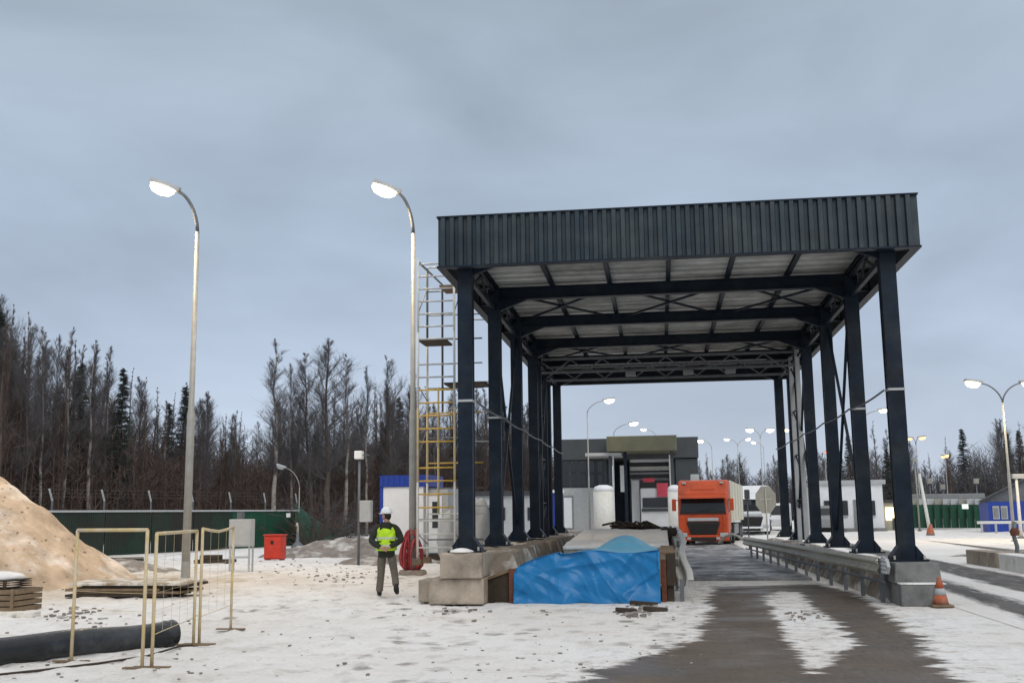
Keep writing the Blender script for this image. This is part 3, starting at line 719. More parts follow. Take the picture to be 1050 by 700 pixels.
b0 = G(190,594); lamp((b0.x,b0.y,0), P(180,198,28.6).z-.2, [(-.60,-.12,.2)], 'tall lit street lamp standing behind the sand pile', power=850, hs=1.15, r=.115)
yb = 30.3; q = P(423,592,yb); lamp((q.x,q.y,0), P(411,200,yb).z-.2, [(-.42,-.15,.2)], 'tall lit street lamp beside the scaffold with a red hose at its foot', power=850, hs=1.15, r=.11)
def far_lamp(px, base_py, head, label, Y, glow='whiteglow', hs=1.0, power=0, r=.08, sides=1, color=(1,.76,.45)):
    b = P(px, base_py, Y); hd = P(*head, Y); z = hd.z
    dx = hd.x-b.x; arms = [(dx,-.2,0.0)]
    if sides == 2: arms.append((-dx,.2,0.0))
    return lamp((b.x,b.y,0), z, arms, label, glow, r, power, color, hs)
far_lamp(605,546,(619,411),'lit street lamp seen through the canopy in front of the building with dark windows',92,'lampglow',1.35,300)
far_lamp(632,540,(645,434.5),'lit street lamp rising above the flat roof of the background building',116,'whiteglow',1.35)
far_lamp(676,538,(663,440.5),'small lit street lamp showing over the middle of the background building roof',150,'whiteglow',1.1)
far_lamp(733,538,(722,452),'lit lamp with a long arm just past the end of the background building',150,'lampglow',1.5)
far_lamp(760,537,(748,450.5),'lit double street lamp between the background building and the rear columns',160,'whiteglow',1.1,0,.08,2)
far_lamp(784,538,(773,441),'bright double street lamp closest to the rear right column',130,'whiteglow',1.4,0,.08,2)
far_lamp(786.5,535,(775,453.5),'faint distant lit lamp below the bright double street lamp',200,'whiteglow',1.2)
far_lamp(818,538,(809,441),'lit lamp shining in the gap between the two rearmost right columns',125,'lampglow',1.1)
far_lamp(1040,552,(1005,393.5),'tall double armed street lamp standing near the kerb blocks on the right',58,'lampglow',1.2,700,.085,2)
far_lamp(888,540,(900,421),'lit lamp peeking out between the two front right columns',90,'lampglow',1.1)
far_lamp(945,536,(941,449),'orange lit sodium lamp on a tall mast before the far forest',150,'orangeglow',1.5,0,.09,2)
far_lamp(974,534,(969,467.5),'lower orange sodium lamp in front of the far forest beside the taller mast',160,'orangeglow',1.5,0,.08,2)
far_lamp(850,538,(846,463.5),'small reddish lamp glowing between the right columns',140,'redglow',1.0)
qq = P(306,555,62)
lamp((qq.x,qq.y,0), P(306,482,62).z, [(-.9,0,.15)], 'small unlit lamp post behind the green fence by the fallen branches', 'greypaint', .05, 0, hs=.8)

# ------------------------------------------------------------------ scaffold tower
ys = 27.2
sxa, sxb = P(428.5,420,ys).x, P(466,420,ys).x
zs = 8.38
sc_ = thing('scaffold_tower', 'tall yellow and grey scaffold tower of ladder frames with planks beside the canopy', 'scaffold', (0,0,0))
dy = 1.15
frames_z = [.62, 2.55, 4.48, 6.41, 8.34]
def zcol(z): return 'yellowbright' if 1.6 < z < 5.1 else ('whitepaint' if z < 1.6 else 'greypaint')
for x in (sxa, sxb):
    for yy in (ys, ys+dy):
        for a, b, mm in ((.55,2.5,'whitepaint'),(2.5,4.4,'yellow'),(4.4,6.4,'whitepaint' if x == sxa else 'greypaint'),(6.4,zs,'galvdark' if yy > ys else 'whitepaint')):
            MB().tube([(x,yy,a),(x,yy,b)], .032, 8).build('standard', M[mm], sc_, True)
for k in range(23):
    z = .85+k*.335
    m_ = zcol(z)
    if k not in (7, 15): MB().tube([(sxa,ys,z),(sxb,ys,z)], .022, 6).build('rung', M[m_], sc_, True)
    if k % 2 == 0: MB().tube([(sxa,ys+dy,z+.17),(sxb+.55,ys+dy,z+.17)], .020, 6).build('rung', M[m_ if k%4 else 'galvdark'], sc_, True)
xm = sxa+.42
for a_, b_ in ((1.7,3.4),(3.4,5.0)): MB().tube([(xm,ys+dy*.5,a_),(xm,ys+dy*.5,b_)], .030, 8).build('standard', M['yellow'], sc_, True)
MB().tube([(sxa,ys,8.3),(xm,ys+dy,7.9),(xm,ys+dy,4.4)], .030, 8).build('standard', M['galvdark'], sc_, True)
for k, z in enumerate((1.2, 3.1, 5.0, 6.9)):
    for x in (sxa, sxb):
        MB().tube([(x,ys,z),(x,ys+dy,z+.9 if k%2 else z-.3)], .014, 5).build('brace', M['galvdark'], sc_, True)
xr = sxb+.95                                   # second bay behind the canopy column
for z in (1.9,3.6,5.2,6.9,8.2):
    MB().tube([(sxb,ys+dy,z),(xr,ys+dy,z-.02)], .018, 6).build('ledger', M['greypaint'], sc_, True)
MB().tube([(xr,ys+dy,.5),(xr,ys+dy,8.2)], .024, 8).build('standard', M['greypaint'], sc_, True)
for (xa_, xb_, z, m_) in ((sxa-.02,sxb-.25,6.18,'darkwood'),(sxb-.42,sxb+.75,7.62,'wood'),(sxb-.30,sxb+.8,5.02,'darkwood'),(sxa,sxb,1.52,'galv')):
    MB().box(xa_,ys+.12,z,xb_,ys+dy-.1,z+.05).build('plank', M[m_], sc_)
for x in (sxa, sxb):
    for yy in (ys, ys+dy): MB().box(x-.1,yy-.1,.42,x+.1,yy+.1,.56).build('foot_plate', M['wood'], sc_)

# ------------------------------------------------------------------ red hose on the lamp foot
hb = Vector((q.x,q.y,0)); yb = 30.3
q = P(423,592,yb); hs_ = MB(); rnd = random.Random(3)
for k in range(13):
    a0 = rnd.uniform(0,6.28); rad = rnd.uniform(.12,.30); top = rnd.uniform(.85,1.30); pts = []
    for j in range(15):
        a = j/14*2*math.pi; w_ = math.cos(a); 
        pts.append((q.x+math.cos(a0)*rad*math.sin(a)*(1.15-.35*w_)+math.cos(a0+1.57)*.12, q.y+math.sin(a0)*rad*math.sin(a)*(1.15-.35*w_)-.08, .12+(top-.12)*(w_+1)/2))
    hs_.tube(pts, .030, 6)
tag(hs_.build('hose', M['hose'], smooth=True), 'tangled dark red hose hung round the foot of the lamp beside the scaffold', 'hose')
mb = MB().lathe([(.40,-.03),(.40,.10),(.36,.14),(.12,.15)], (q.x,q.y,0), 20)
tag(mb.build('lamp_footing', M['concrete'], smooth=False), 'round concrete footing under the lamp with the red hose', 'footing')

# ------------------------------------------------------------------ booths and boxes on the left
yb = 39.0; x0, x1, x2 = P(389.5,540,yb).x, P(434,540,yb).x, P(458,540,yb).x
bo = thing('guard_booth', 'white cabin with a bright blue roof band and grey door behind the scaffold', 'booth', (0,0,0))
zt_ = P(410,487,yb).z; zl = P(410,499,yb).z
MB().box(x0+.12,yb,.25,x1,yb+2.4,zl).build('wall', M['white'], bo)
MB().box(x0,yb-.06,zl+.002,x1+.25,yb+2.46,zt_).build('roof_band', M['blue'], bo)
mb = MB()
for k in range(8): mb.box(x0+.03+k*.205,yb-.085,zl+.02,x0+.12+k*.205,yb-.061,zt_-.02)
mb.build('band_ribs', M['blue'], bo)
MB().box(x0,yb-.03,.25,x0+.118,yb+2.4,zl).build('corner_trim', M['blue'], bo)
MB().box(x1+.002,yb+.25,.25,x2,yb+2.4,zl-.05).build('porch_wall', M['greypaint'], bo)
d_ = MB().box(x1+.16,yb+.18,.3,x1+.66,yb+.247,2.35).build('door', M['white'], bo)
MB().box(x1+.30,yb+.165,1.2,x1+.52,yb+.178,2.15).build('door_window', M['glass'], d_)
MB().box(x0,yb-.02,.0,x2,yb+2.4,.248).build('plinth', M['darkwood'], bo)
def lumpy(name, c, s_, m, label, cat, seed, n=28, rough=.25, flatb=True):
    mb = MB(); vs = []; nu, nv = n, n//2
    for j in range(nv+1):
        th = math.pi*j/nv
        for i in range(nu):
            ph = 2*math.pi*i/nu; d = Vector((math.sin(th)*math.cos(ph), math.sin(th)*math.sin(ph), math.cos(th)))
            k = 1+rough*noise.noise(d*1.6+Vector((seed,0,0)))+rough*.5*noise.noise(d*4+Vector((0,seed,0)))
            p_ = Vector((d.x*s_[0], d.y*s_[1], d.z*s_[2]))*k
            vs.append((c[0]+p_.x, c[1]+p_.y, max(c[2]+p_.z, -.05) if flatb else c[2]+p_.z))
    mb.add(vs, [(j*nu+i, (j+1)*nu+i, (j+1)*nu+(i+1)%nu, j*nu+(i+1)%nu) for j in range(nv) for i in range(nu)])
    return tag(mb.build(name, m, smooth=True), label, cat)
q = P(462,545,33); lumpy('sack', (q.x,q.y,1.0), (.45,.4,.75), M['greypaint'], 'bulging pale sack leaning behind the scaffold foot', 'sack', 1)
q = P(491,540,36); lumpy('sack', (q.x,q.y,1.35), (.42,.4,.85), M['greypaint'], 'tall pale wrapped sack standing between the front left columns', 'sack', 5)
# metal box on legs
q = G(247,586); t = thing('switch_box', 'light grey electrical box raised on thin legs at the end of the wire fence', 'box', (q.x,q.y,0))
Yq = q.y; w2 = (P(257,560,Yq).x-P(235,560,Yq).x)/2; zt_ = P(247,532,Yq).z; zb_ = P(247,560,Yq).z
MB().box(-w2,-.2,zb_,w2,.2,zt_).build('cabinet', M['greypaint'], t, bevel=.02)
MB().box(-w2+.04,-.215,zb_+.05,w2-.04,-.202,zt_-.05).build('door', M['greypaint'], t, bevel=.005)
MB().box(-w2*.4,-.1,zt_+.002,w2*.1,.1,zt_+.22).build('cable_entry', M['galvdark'], t)
for sx in (-1,1):
    for sy in (-.15,.15): MB().box(sx*(w2-.04)-.025,sy-.02,-.03,sx*(w2-.04)+.025,sy+.02,zb_).build('leg', M['greypaint'], t)
MB().box(-w2+.07,-.17,.42,w2-.07,-.13,.48).build('crossbar', M['greypaint'], t)
# red box
Yq = 41; q = P(282,566,Yq); t = thing('red_cabinet', 'bright red metal cabinet standing in front of the dark fence', 'cabinet', (q.x,q.y,0))
w2 = (P(291,560,Yq).x-P(272.5,560,Yq).x)/2; z0_, z1_ = P(281,573,Yq).z, P(281,549,Yq).z
MB().box(-w2,-.25,z0_,w2,.25,z1_).build('cabinet', M['red'], t, bevel=.03)
MB().box(-w2-.03,-.28,z1_+.002,w2+.03,.28,z1_+.06).build('lid', M['red'], t, bevel=.015)
MB().box(-w2+.03,-.28,z0_+.05,w2-.03,-.252,z1_-.05).build('door', M['red'], t, bevel=.01)
MB().box(-.08,-.29,z1_-.32,.03,-.281,z1_-.18).build('lock_plate', M['rubber'], t)
for sx in (-1,1): MB().box(sx*(w2-.08)-.04,-.2,-.03,sx*(w2-.08)+.04,.2,z0_).build('leg', M['rubber'], t)
# camera post
Yq = 35.9; q = P(367.5,580,Yq); t = thing('camera_post', 'thin grey post carrying a white camera and a hanging grey cabinet', 'post', (q.x,q.y,0))
MB().tube([(0,0,-.05),(0,0,P(367,466,Yq).z)], .045, 10).build('pole', M['galvdark'], t, True)
zc = P(367,467,Yq).z
MB().box(-.15,-.16,zc-.12,.12,.16,zc+.16).build('camera', M['white'], t, bevel=.03)
MB().bar((.0,0,zc),(.35,-.05,zc+.02),.04).build('bracket', M['galvdark'], t)
MB().box(.06,-.18,P(367,535,Yq).z,.46,.12,P(367,513,Yq).z).build('cabinet', M['greypaint'], t, bevel=.03)

# ------------------------------------------------------------------ fence at the left
fa, fb = P(38,550,37.5), P(305,550,62); fa = Vector((fa.x-6,fa.y-2.0,0)); fb = Vector((fb.x,fb.y,0))
fe = thing('sheet_fence', 'long dark green sheet fence with a pale top rail behind the sand pile', 'fence', (0,0,0))
d = fb-fa; ln = d.length; d.normalize(); nr = Vector((d.y,-d.x,0)); n = 9
for k in range(n):
    a, b = fa+d*(ln*k/n+.03), fa+d*(ln*(k+1)/n-.03)
    mb = MB(); m_ = 26
    for j in range(m_):
        u, v = a+(b-a)*(j/m_), a+(b-a)*((j+.6)/m_)
        mb.hexa([u-nr*.02,v-nr*.02,v+nr*.02,u+nr*.02],[x+Vector((0,0,1.98)) for x in (u-nr*.02,v-nr*.02,v+nr*.02,u+nr*.02)])
    mb.hexa([a-nr*.012,b-nr*.012,b+nr*.012,a+nr*.012],[x+Vector((0,0,1.96)) for x in (a-nr*.012,b-nr*.012,b+nr*.012,a+nr*.012)])
    mb.build('panel', M['green' if k > 6 else 'greendark'], fe)
MB().bar(fa+Vector((0,0,2.03))+nr*.05,fb+Vector((0,0,2.03))+nr*.05,.09,.09).build('top_rail', M['greypaint'], fe)
for k in range(n+1):
    q = fa+d*(ln*k/n)
    MB().bar(q-nr*.08,q-nr*.08+Vector((0,0,2.5)),.06).build('post', M['galvdark'], fe)
    MB().bar(q-nr*.08+Vector((0,0,2.5)),q+nr*.0-d*.28+Vector((0,0,3.0)),.06).build('angled_arm', M['greypaint'], fe)
for z in (2.66, 2.82, 2.98):
    MB().tube([fa-d*.05+Vector((0,0,z)),fb-d*.05+Vector((0,0,z))], .004, 3).build('barbed_wire', M['galvdark'], fe)
# collapsed green netting next to it
nb = MB(); nu, nv = 30, 12
A0, A1, B0, B1 = P(302,516,62), P(352,553,66), P(303,564,60), P(366,560,64)
vs = []
for j in range(nv+1):
    for i in range(nu+1):
        u, v = i/nu, j/nv; q = (A0.lerp(A1,u)).lerp(B0.lerp(B1,u), v)
        q += Vector((0,.35*noise.noise((u*6,v*4,1)),.12*noise.noise((u*7,v*3,5)))); vs.append(q)
nb.add(vs, [(j*(nu+1)+i, j*(nu+1)+i+1, (j+1)*(nu+1)+i+1, (j+1)*(nu+1)+i) for j in range(nv) for i in range(nu)])
o = nb.build('fallen_netting', M['green'], smooth=True); md = o.modifiers.new('t','SOLIDIFY'); md.thickness = .02
tag(o, 'sloping green sheet sagging to the ground at the end of the dark fence', 'netting')
q = P(298,528,60); tag(MB().box(q.x-.12,q.y-.4,q.z-.12,q.x+.12,q.y-.36,q.z+.12).build('small_plate', M['white'], bevel=.01), 'small white square plate fixed at the corner of the green fence', 'plate')
Yq = 55; q = P(300,575,Yq)
t = thing('water_valve', 'small grey standpipe on a dark foot between the red cabinet and the green sheet', 'standpipe', (P(305,560,50).x,50,0))
MB().lathe([(.3,0),(.3,.3),(.2,.4),(.08,.5),(.07,.9)], (0,0,0), 12).build('stand', M['galvdark'], t, True)
MB().tube([(0,0,.85),(0,0,1.25),(.02,-.15,1.35),(.04,-.3,1.25)], .05, 8).build('pipe', M['galv'], t, True)

# ------------------------------------------------------------------ heaps
def heap(name, cx, cy, rx, ry, h, m, label, seed, n=90, pw=1.0, rz=0, rough=.12, kind=None):
    vs = []; 
    for j in range(n+1):
        for i in range(n+1):
            u, v = i/n*2-1, j/n*2-1; rr = math.hypot(u, v)
            k = max(0, 1-rr)**pw
            x, y = cx+u*rx*math.cos(rz)-v*ry*math.sin(rz), cy+u*rx*math.sin(rz)+v*ry*math.cos(rz)
            f = min(1, k*5)
            z = h*k + f*(rough*h*noise.noise((x*.55+seed, y*.55, 0)) + rough*.45*h*noise.noise((x*1.7, y*1.7, seed)) + .03*noise.noise((x*5, y*5, seed)))
            vs.append((x, y, z-.06))
    fs = [(j*(n+1)+i, j*(n+1)+i+1, (j+1)*(n+1)+i+1, (j+1)*(n+1)+i) for j in range(n) for i in range(n)]
    mb = MB().add(vs, fs); return tag(mb.build(name, m, smooth=True), label, 'heap')
pk = P(-10,500,26.5)
heap('sand_pile', pk.x, 26.6, 3.95, 3.9, pk.z+.42, M['sand'], 'big heap of yellow brown sand at the left edge of the yard', 3, 150, 1.0, rough=.085)
q = P(345,572,45); heap('rubble_heap', q.x, q.y, 3.4, 2.4, .85, M['heap'], 'long low heap of grey rubble before the green netting', 7, 70, .8, rough=.35)
q = P(405,573,37); heap('rubble_heap', q.x, q.y, 2.2, 1.2, .45, M['heap'], 'small grey rubble mound between the worker and the blue and white cabin', 11, 50, .8, rough=.35)
q = P(120,572,33); heap('rubble_heap', q.x, q.y, 2.6, 1.0, .42, M['heap'], 'small earth mound at the right foot of the sand heap', 15, 50, .8, rough=.4)
q = P(593,553,42); heap('rubble_heap', q.x, q.y, 1.6, 1.4, .95, M['heap'], 'brown rubble mound beside the left edge of the snowy slab', 19, 50, .7, rough=.3)

# ------------------------------------------------------------------ boards, crates, pipes on the left
rnd = random.Random(21); a0, a1 = G(68,612), G(188,612)
bl = ['lowest dark board in the flat stack lying before the sand heap','second board from the bottom of the flat stack before the sand heap','middle board of the flat stack before the sand heap',
      'dark upper board jutting out of the flat stack before the sand heap','snow dusted sheet on top of the flat board stack before the sand heap']
for k in range(5):
    t_ = k == 4
    mb = MB(); L_ = (a1-a0).length; dx = rnd.uniform(-.08,.08); sh = [0,.25,-.02,.55,.02][k]
    mb.box(sh*.6+.02, -.05, 0, L_-[.35,.1,.55,.0,.02][k], 1.15, .055)
    o = mb.build('wooden_board', M['woodpale' if t_ else ('darkwood' if k in (0,3) else 'wood')], bevel=.008)
    o.location = (a0.x, a0.y+dx, .01+k*.060); o.rotation_euler = (R(.4*k), 0, math.atan2(a1.y-a0.y,a1.x-a0.x)+R(rnd.uniform(-2.0,2.0)))
    tag(o, bl[k], 'board', 'boards stacked before the sand heap')
def crate(c, s_, label, m='wood', rz=0):
    t = thing('wooden_crate', label, 'crate', c, rz, 'crates at the foot of the sand heap'); x, y, z = s_
    for k in range(4): 
        h0 = z*(k/4)
        mb = MB().box(-x/2,-y/2,h0+.01,x/2,-y/2+.025,h0+z/4-.012).box(x/2-.025,-y/2+.027,h0+.01,x/2,y/2-.027,h0+z/4-.012).box(-x/2,y/2-.025,h0+.01,x/2,y/2,h0+z/4-.012).box(-x/2,-y/2+.027,h0+.01,-x/2+.025,y/2-.027,h0+z/4-.012)
        mb.build('slat', M[m], t)
    for sx in (-1,1): MB().box(sx*(x/2-.07)-.03,-y/2-.027,.0,sx*(x/2-.07)+.03,-y/2-.002,z).build('batten', M[m], t)
    MB().box(-x/2+.03,-y/2+.03,z-.04,x/2-.03,y/2-.03,z-.01).build('lid', M['darkwood'], t)
    return t
q = G(3,628); crate((q.x-.25,q.y+.45,0), (.95,.85,.42), 'weathered slatted crate at the foot of the sand heap, lower of two')
crate((q.x-.40,q.y+.5,.425), (.8,.75,.16), 'shallow dark crate topped with snow, upper of two by the sand heap', 'darkwood')
lumpy('snow_heap', (q.x-.40,q.y+.5,.62), (.42,.38,.10), M['snow'], 'cap of sandy snow lying on the upper crate', 'snow', 9, rough=.15, flatb=False)
mb = MB().box(-.75,-.12,0,.75,.12,.10); o = mb.build('timber_beam', M['woodpale'], bevel=.01); q = G(5,633); o.location = (q.x-.2,q.y+.05,.0); o.rotation_euler = (0,0,.05)
tag(o, 'short thick timber lying in the snow before the slatted crate', 'timber')
pa, pb = G(0,681), G(172,662); dd = (pb-pa); pa = pa-dd*.6
pr_ = .165; pv = thing('drain_pipe', 'thick black plastic pipe lying in the snow at the lower left', 'pipe', (0,0,0))
m_ = 40; pts = [pa.lerp(pb,k/m_)+Vector((0,.17,pr_-.02+.012*math.sin(k*.33))) for k in range(m_+1)]
hollow = MB(); 
hollow.tube(pts, pr_, 28, False); hollow.tube(pts[::-1], pr_-.018, 28, False)
hollow.build('pipe_wall', M['black'], pv, True)
en = MB(); u_ = (pts[-1]-pts[-2]).normalized()
en.tube([pts[-1]-u_*.16,pts[-1]-u_*.13,pts[-1]-u_*.02,pts[-1]+u_*.004], [pr_+.002,pr_+.012,pr_+.012,pr_+.002], 28, False); en.build('collar', M['black'], pv, True)
mb = MB(); q0 = [G(x,y) for x,y in ((-20,694),(40,689),(100,683),(150,674),(185,665),(203,660))]
tag(mb.tube([Vector((a.x,a.y,gz(a.x,a.y)+.015)) for a in q0], .014, 6).build('rope', M['darkwood'], smooth=True), 'thin dark rope lying on the snow in front of the black pipe', 'rope')
q = P(92,573,34); q2 = P(147,571,35)
mb = MB().tube([(q.x-2,q.y,.22),(q2.x,q2.y,.22)], .17, 14); tag(mb.build('drain_pipe', M['black'], smooth=True), 'black pipe lying along the foot of the dark fence past the sand heap', 'pipe')
q = G(213,578); tag(MB().box(q.x-.5,q.y-.1,0,q.x+.9,q.y+.5,.16).box(q.x-.3,q.y-.05,.165,q.x+.4,q.y+.4,.32).build('timber_offcuts', M['darkwood'], bevel=.01), 'pair of dark timber offcuts on the ground near the grey box on legs', 'timber')

# ------------------------------------------------------------------ yellow barrier panels
def barrier(a, b, h, label, sag=0, bits=True):
    t = thing('mesh_barrier', label, 'barrier', (a[0],a[1],0), 0, 'yellow tube barrier panels beside the black pipe')
    a_ = Vector((0,0,0)); b_ = Vector((b[0]-a[0],b[1]-a[1],0)); up = Vector((0,0,h)); mid = (a_+b_)/2+up+Vector((0,0,-sag))
    MB().tube([a_+up, a_.lerp(b_,.25)+up-Vector((0,0,sag*.6)), mid, a_.lerp(b_,.75)+up-Vector((0,0,sag*.6)), b_+up], .021, 8).build('top_tube', M['yellow'], t, True)
    for q in (a_, b_): 
        MB().tube([q+Vector((0,0,.0)),q+up], .021, 8).build('post', M['yellow'], t, True)
        MB().box(q.x-.22,q.y-.04,.0,q.x+.22,q.y+.04,.018).build('foot', M['wood'], t)
    if bits: MB().tube([a_+Vector((0,0,.36)),b_+Vector((0,0,.36))], .005, 5).build('lower_wire', M['yellow'], t, True)
    mb = MB(); L_ = b_.length
    for k in range(4): mb.tube([a_+Vector((0,0,.62+k*.20)),b_+Vector((0,0,.62+k*.20))], .0025, 3)
    n = int(L_/.42) if bits else 0
    for k in range(1,n): mb.tube([a_.lerp(b_,k/n)+Vector((0,0,.37)),a_.lerp(b_,k/n)+up-Vector((0,0,.02))], .0022, 3)
    mb.build('wire_mesh', M['yellow'], t)
    return t
g1, g2_, g3 = G(149,685), G(201,661), G(236.5,645)
barrier((g1.x-.03,g1.y-.02), (g1.x-1.18,g1.y+.5), P(149,543,g1.y).z, 'yellow tube barrier panel with wire mesh in front of the sand heap', 0, False)
barrier((g1.x+.05,g1.y+.05), (g2_.x-.02,g2_.y-.04), P(154,547,g1.y).z, 'middle yellow tube barrier panel beside the end of the black pipe')
barrier((g2_.x+.02,g2_.y+.05), (g3.x,g3.y), P(198,542,g2_.y).z, 'slightly bent yellow barrier panel farthest from the sand heap', .05)

# ------------------------------------------------------------------ debris on the snow
rnd = random.Random(12); mb = MB()
def clod(c, s_):
    vs = []
    for k in range(8):
        d = Vector(((k&1)*2-1, ((k>>1)&1)*2-1, ((k>>2)&1)*2-1)).normalized()*s_*rnd.uniform(.5,1.2); d.z *= .5
        vs.append((c[0]+d.x,c[1]+d.y,c[2]+d.z))
    mb.add(vs, [(0,2,3,1),(4,5,7,6),(0,1,5,4),(1,3,7,5),(3,2,6,7),(2,0,4,6)])
for k in range(300):
    px, py = rnd.uniform(0,720), 590+110*rnd.random()**1.2
    if 225 < px < 470 and rnd.random() < .5: continue
    g = G(px, py); clod((g.x,g.y,gz(g.x,g.y)+.008), rnd.uniform(.012,.045))
for (cx,cy,n,s_) in ((650,630,60,5),(665,622,50,6),(560,628,6,3),(80,632,60,12),(190,600,40,10),(110,585,60,14),(440,615,30,6),(340,592,40,14),(372,590,20,8),(300,580,50,20),(830,632,24,8),(470,628,20,10)):
    for k in range(n):
        g = G(cx+rnd.gauss(0,s_*1.6), cy+rnd.gauss(0,s_*.35)); clod((g.x,g.y,max(.0,gz(g.x,g.y))+.015), rnd.uniform(.02,.075))
cl_ = mb; mb = MB()
for k in range(260):
    a = rnd.uniform(0,6.28); d = rnd.random()**.6*1.02; x, y = pk.x+3.95*d*math.cos(a), 26.6-3.9*d*abs(math.sin(a)); kk = max(0,1-d); f = min(1,kk*5); h0 = pk.z+.42
    z = h0*kk+f*(.085*h0*noise.noise((x*.55+3,y*.55,0))+.085*.45*h0*noise.noise((x*1.7,y*1.7,3)))-.04
    clod((x,y,z-.01), rnd.uniform(.015,.055))
tag(mb.build('sand_clods', M['sand']), 'small clods lying over the sand heap', 'clods', kind='stuff'); mb = cl_
tag(mb.build('ground_clods', M['heap']), 'scattered frozen clods and chips of dirt on the snow', 'debris', kind='stuff')
for (px,py,ln,rz,lab) in ((642,628,.35,.2,'broken plank lying nearest the camera before the blue tarpaulin'),(660,621,.5,-.1,'longest broken plank lying along the foot of the blue tarpaulin'),(672,627,.4,.4,'broken plank closest to the reddish pit post')):
    g = G(px,py); o = MB().box(-ln/2,-.07,.0,ln/2,.07,.07).build('broken_plank', M['darkwood'], bevel=.01); o.location = (g.x,g.y,.01); o.rotation_euler = (0,R(4),rz)
    tag(o, lab, 'plank', 'broken planks before the tarpaulin')

# ------------------------------------------------------------------ background building
Yb = 98.0
def bx(px0, py0, px1, py1, Y, dep):
    c = (px0+px1)/2; r_ = (py0+py1)/2
    x0, x1 = P(px0,r_,Y).x, P(px1,r_,Y).x; z1, z0 = P(c,py0,Y).z, P(c,py1,Y).z
    return MB().box(x0,Y,max(z0,-.05),x1,Y+dep,z1)
bd = thing('terminal_building', 'flat roofed dark and white building with a deep gate canopy in the background', 'building', (0,0,0))
bx(574,449,716,470,Yb,14).build('upper_wall', M['darkgrey'], bd)
bx(574,470,622,500,Yb+.3,12).build('window_wall', M['darkgrey'], bd)
bx(693,470,716,500,Yb+.3,12).build('window_wall', M['darkgrey'], bd)
for k in range(5):
    for (ya, ybb) in ((472,484),(486,498)):
        bx(577+k*8.6,ya,583.5+k*8.6,ybb,Yb+.2,.08).build('window', M['glass'], bd)
bx(576,500,609,546,Yb+.1,12).build('lower_wall', M['greypaint'], bd)
bx(609,500,622,546,Yb+.5,11).build('lower_wall', M['white'], bd)
d_ = bx(577,508,588,543,Yb,.08).build('door', M['midgrey'], bd)
bx(578.5,510,586.5,541,Yb-.03,.02).build('door_leaf', M['white'], d_)
o_ = bx(622,446.5,694,462,Yb-5,18); o_.build('gate_fascia', M['olive'], bd)
mb = MB()
xx0, xx1 = P(622,455,Yb-5.1).x, P(694,455,Yb-5.1).x; z0_, z1_ = P(658,462,Yb-5.1).z, P(658,446.5,Yb-5.1).z
for k in range(34): mb.box(xx0+(xx1-xx0)*k/34,Yb-5.06,z0_+.04,xx0+(xx1-xx0)*(k+.55)/34,Yb-5.002,z1_-.04)
mb.build('fascia_ribs', M['olive'], bd)
bx(600,464,637,467,Yb-4.5,4).build('side_canopy', M['greypaint'], bd)
for px in (626.5, 690, 642): bx(px-1.6,462,px+1.6,546,Yb-4,.3).build('column', M['darkgrey' if px != 642 else 'steel'], bd)
for px in (629, 687): bx(px-.7,466,px+.7,500,Yb-4.4,.12).build('downpipe', M['greypaint'], bd)
bx(622,462.5,694,470,Yb+4,4).build('soffit_beam', M['steel'], bd)
bx(630,470,646,545,Yb+6,.3).build('inner_wall', M['steel'], bd)
bx(646,465,692,546,Yb+9,.3).build('inner_wall', M['midgrey'], bd)
for k, (pa_, pb_, m_) in enumerate(((470,473.5,'white'),(478,482,'whitepaint'),(484,486,'greypaint'),(490,492,'greypaint'))):
    bx(646,pa_,690,pb_,Yb+2+k*.5,.3).build('pale_beam', M[m_], bd)  # cross beams of the inner frame, painted white to light grey
bx(636,477,643,504,Yb+1,.2).build('notice_panel', M['white'], bd)
bx(648,492,656,545,Yb+2,1.2).build('inner_booth', M['white'], bd)
# lorry-like inspection unit inside the gate
iu = thing('inspection_unit', 'white inspection vehicle with a red panel inside the background gate', 'vehicle', (0,0,0))
bx(657,500,688,540,Yb+.5,4).build('body', M['white'], iu, bevel=.1)
bx(673.5,495,685,509,Yb+.3,.18).build('red_panel', M['pink'], iu)
bx(659,490,671,494,Yb+.3,.18).build('red_panel', M['pink'], iu)
bx(659,510,685,520,Yb+.4,.08).build('window', M['glass'], iu)
bx(658,521,686,524,Yb+.3,.15).build('bumper', M['darkgrey'], iu)
for px in (662,682): 
    q = P(px,541,Yb+1); MB().lathe([(.2,-.15),(.48,-.15),(.48,.15),(.2,.15)],(q.x,q.y,.48),16,'x').build('wheel', M['rubber'], iu)
def tank(px0, px1, py0, Y, label):
    x0, x1 = P(px0,520,Y).x, P(px1,520,Y).x; r_ = (x1-x0)/2; zt_ = P((px0+px1)/2,py0,Y).z
    t = thing('round_silo', label, 'tank', ((x0+x1)/2, Y, 0), 0, 'white round silos beside the gate')
    MB().lathe([(r_,0),(r_,zt_-.5)], (0,0,0), 28).build('shell', M['whitepaint'], t, True)
    MB().lathe([(r_*1.02,zt_-.5),(r_*.85,zt_-.15),(r_*.4,zt_)], (0,0,0), 28).build('domed_top', M['white'], t, True)
    MB().lathe([(r_*1.03,.3),(r_*1.03,.38)], (0,0,0), 28).build('hoop', M['greypaint'], t)
tank(608.5,630,497,Yb-7,'wide white round silo standing left of the dark gate opening')
tank(685,699,497,Yb-9,'white round silo half hidden beside the orange truck')
q = G(613,542.5); t = thing('barrier_post', 'orange plastic barrier blocks at the foot of the wide white silo', 'barrier', (q.x,q.y-4,0))
MB().box(-.32,-.2,0,.30,.2,1.1).build('block', M['coneorange'], t, bevel=.06)
MB().box(.1,-.25,1.1,.30,.2,1.7).build('upright', M['coneorange'], t, bevel=.05)
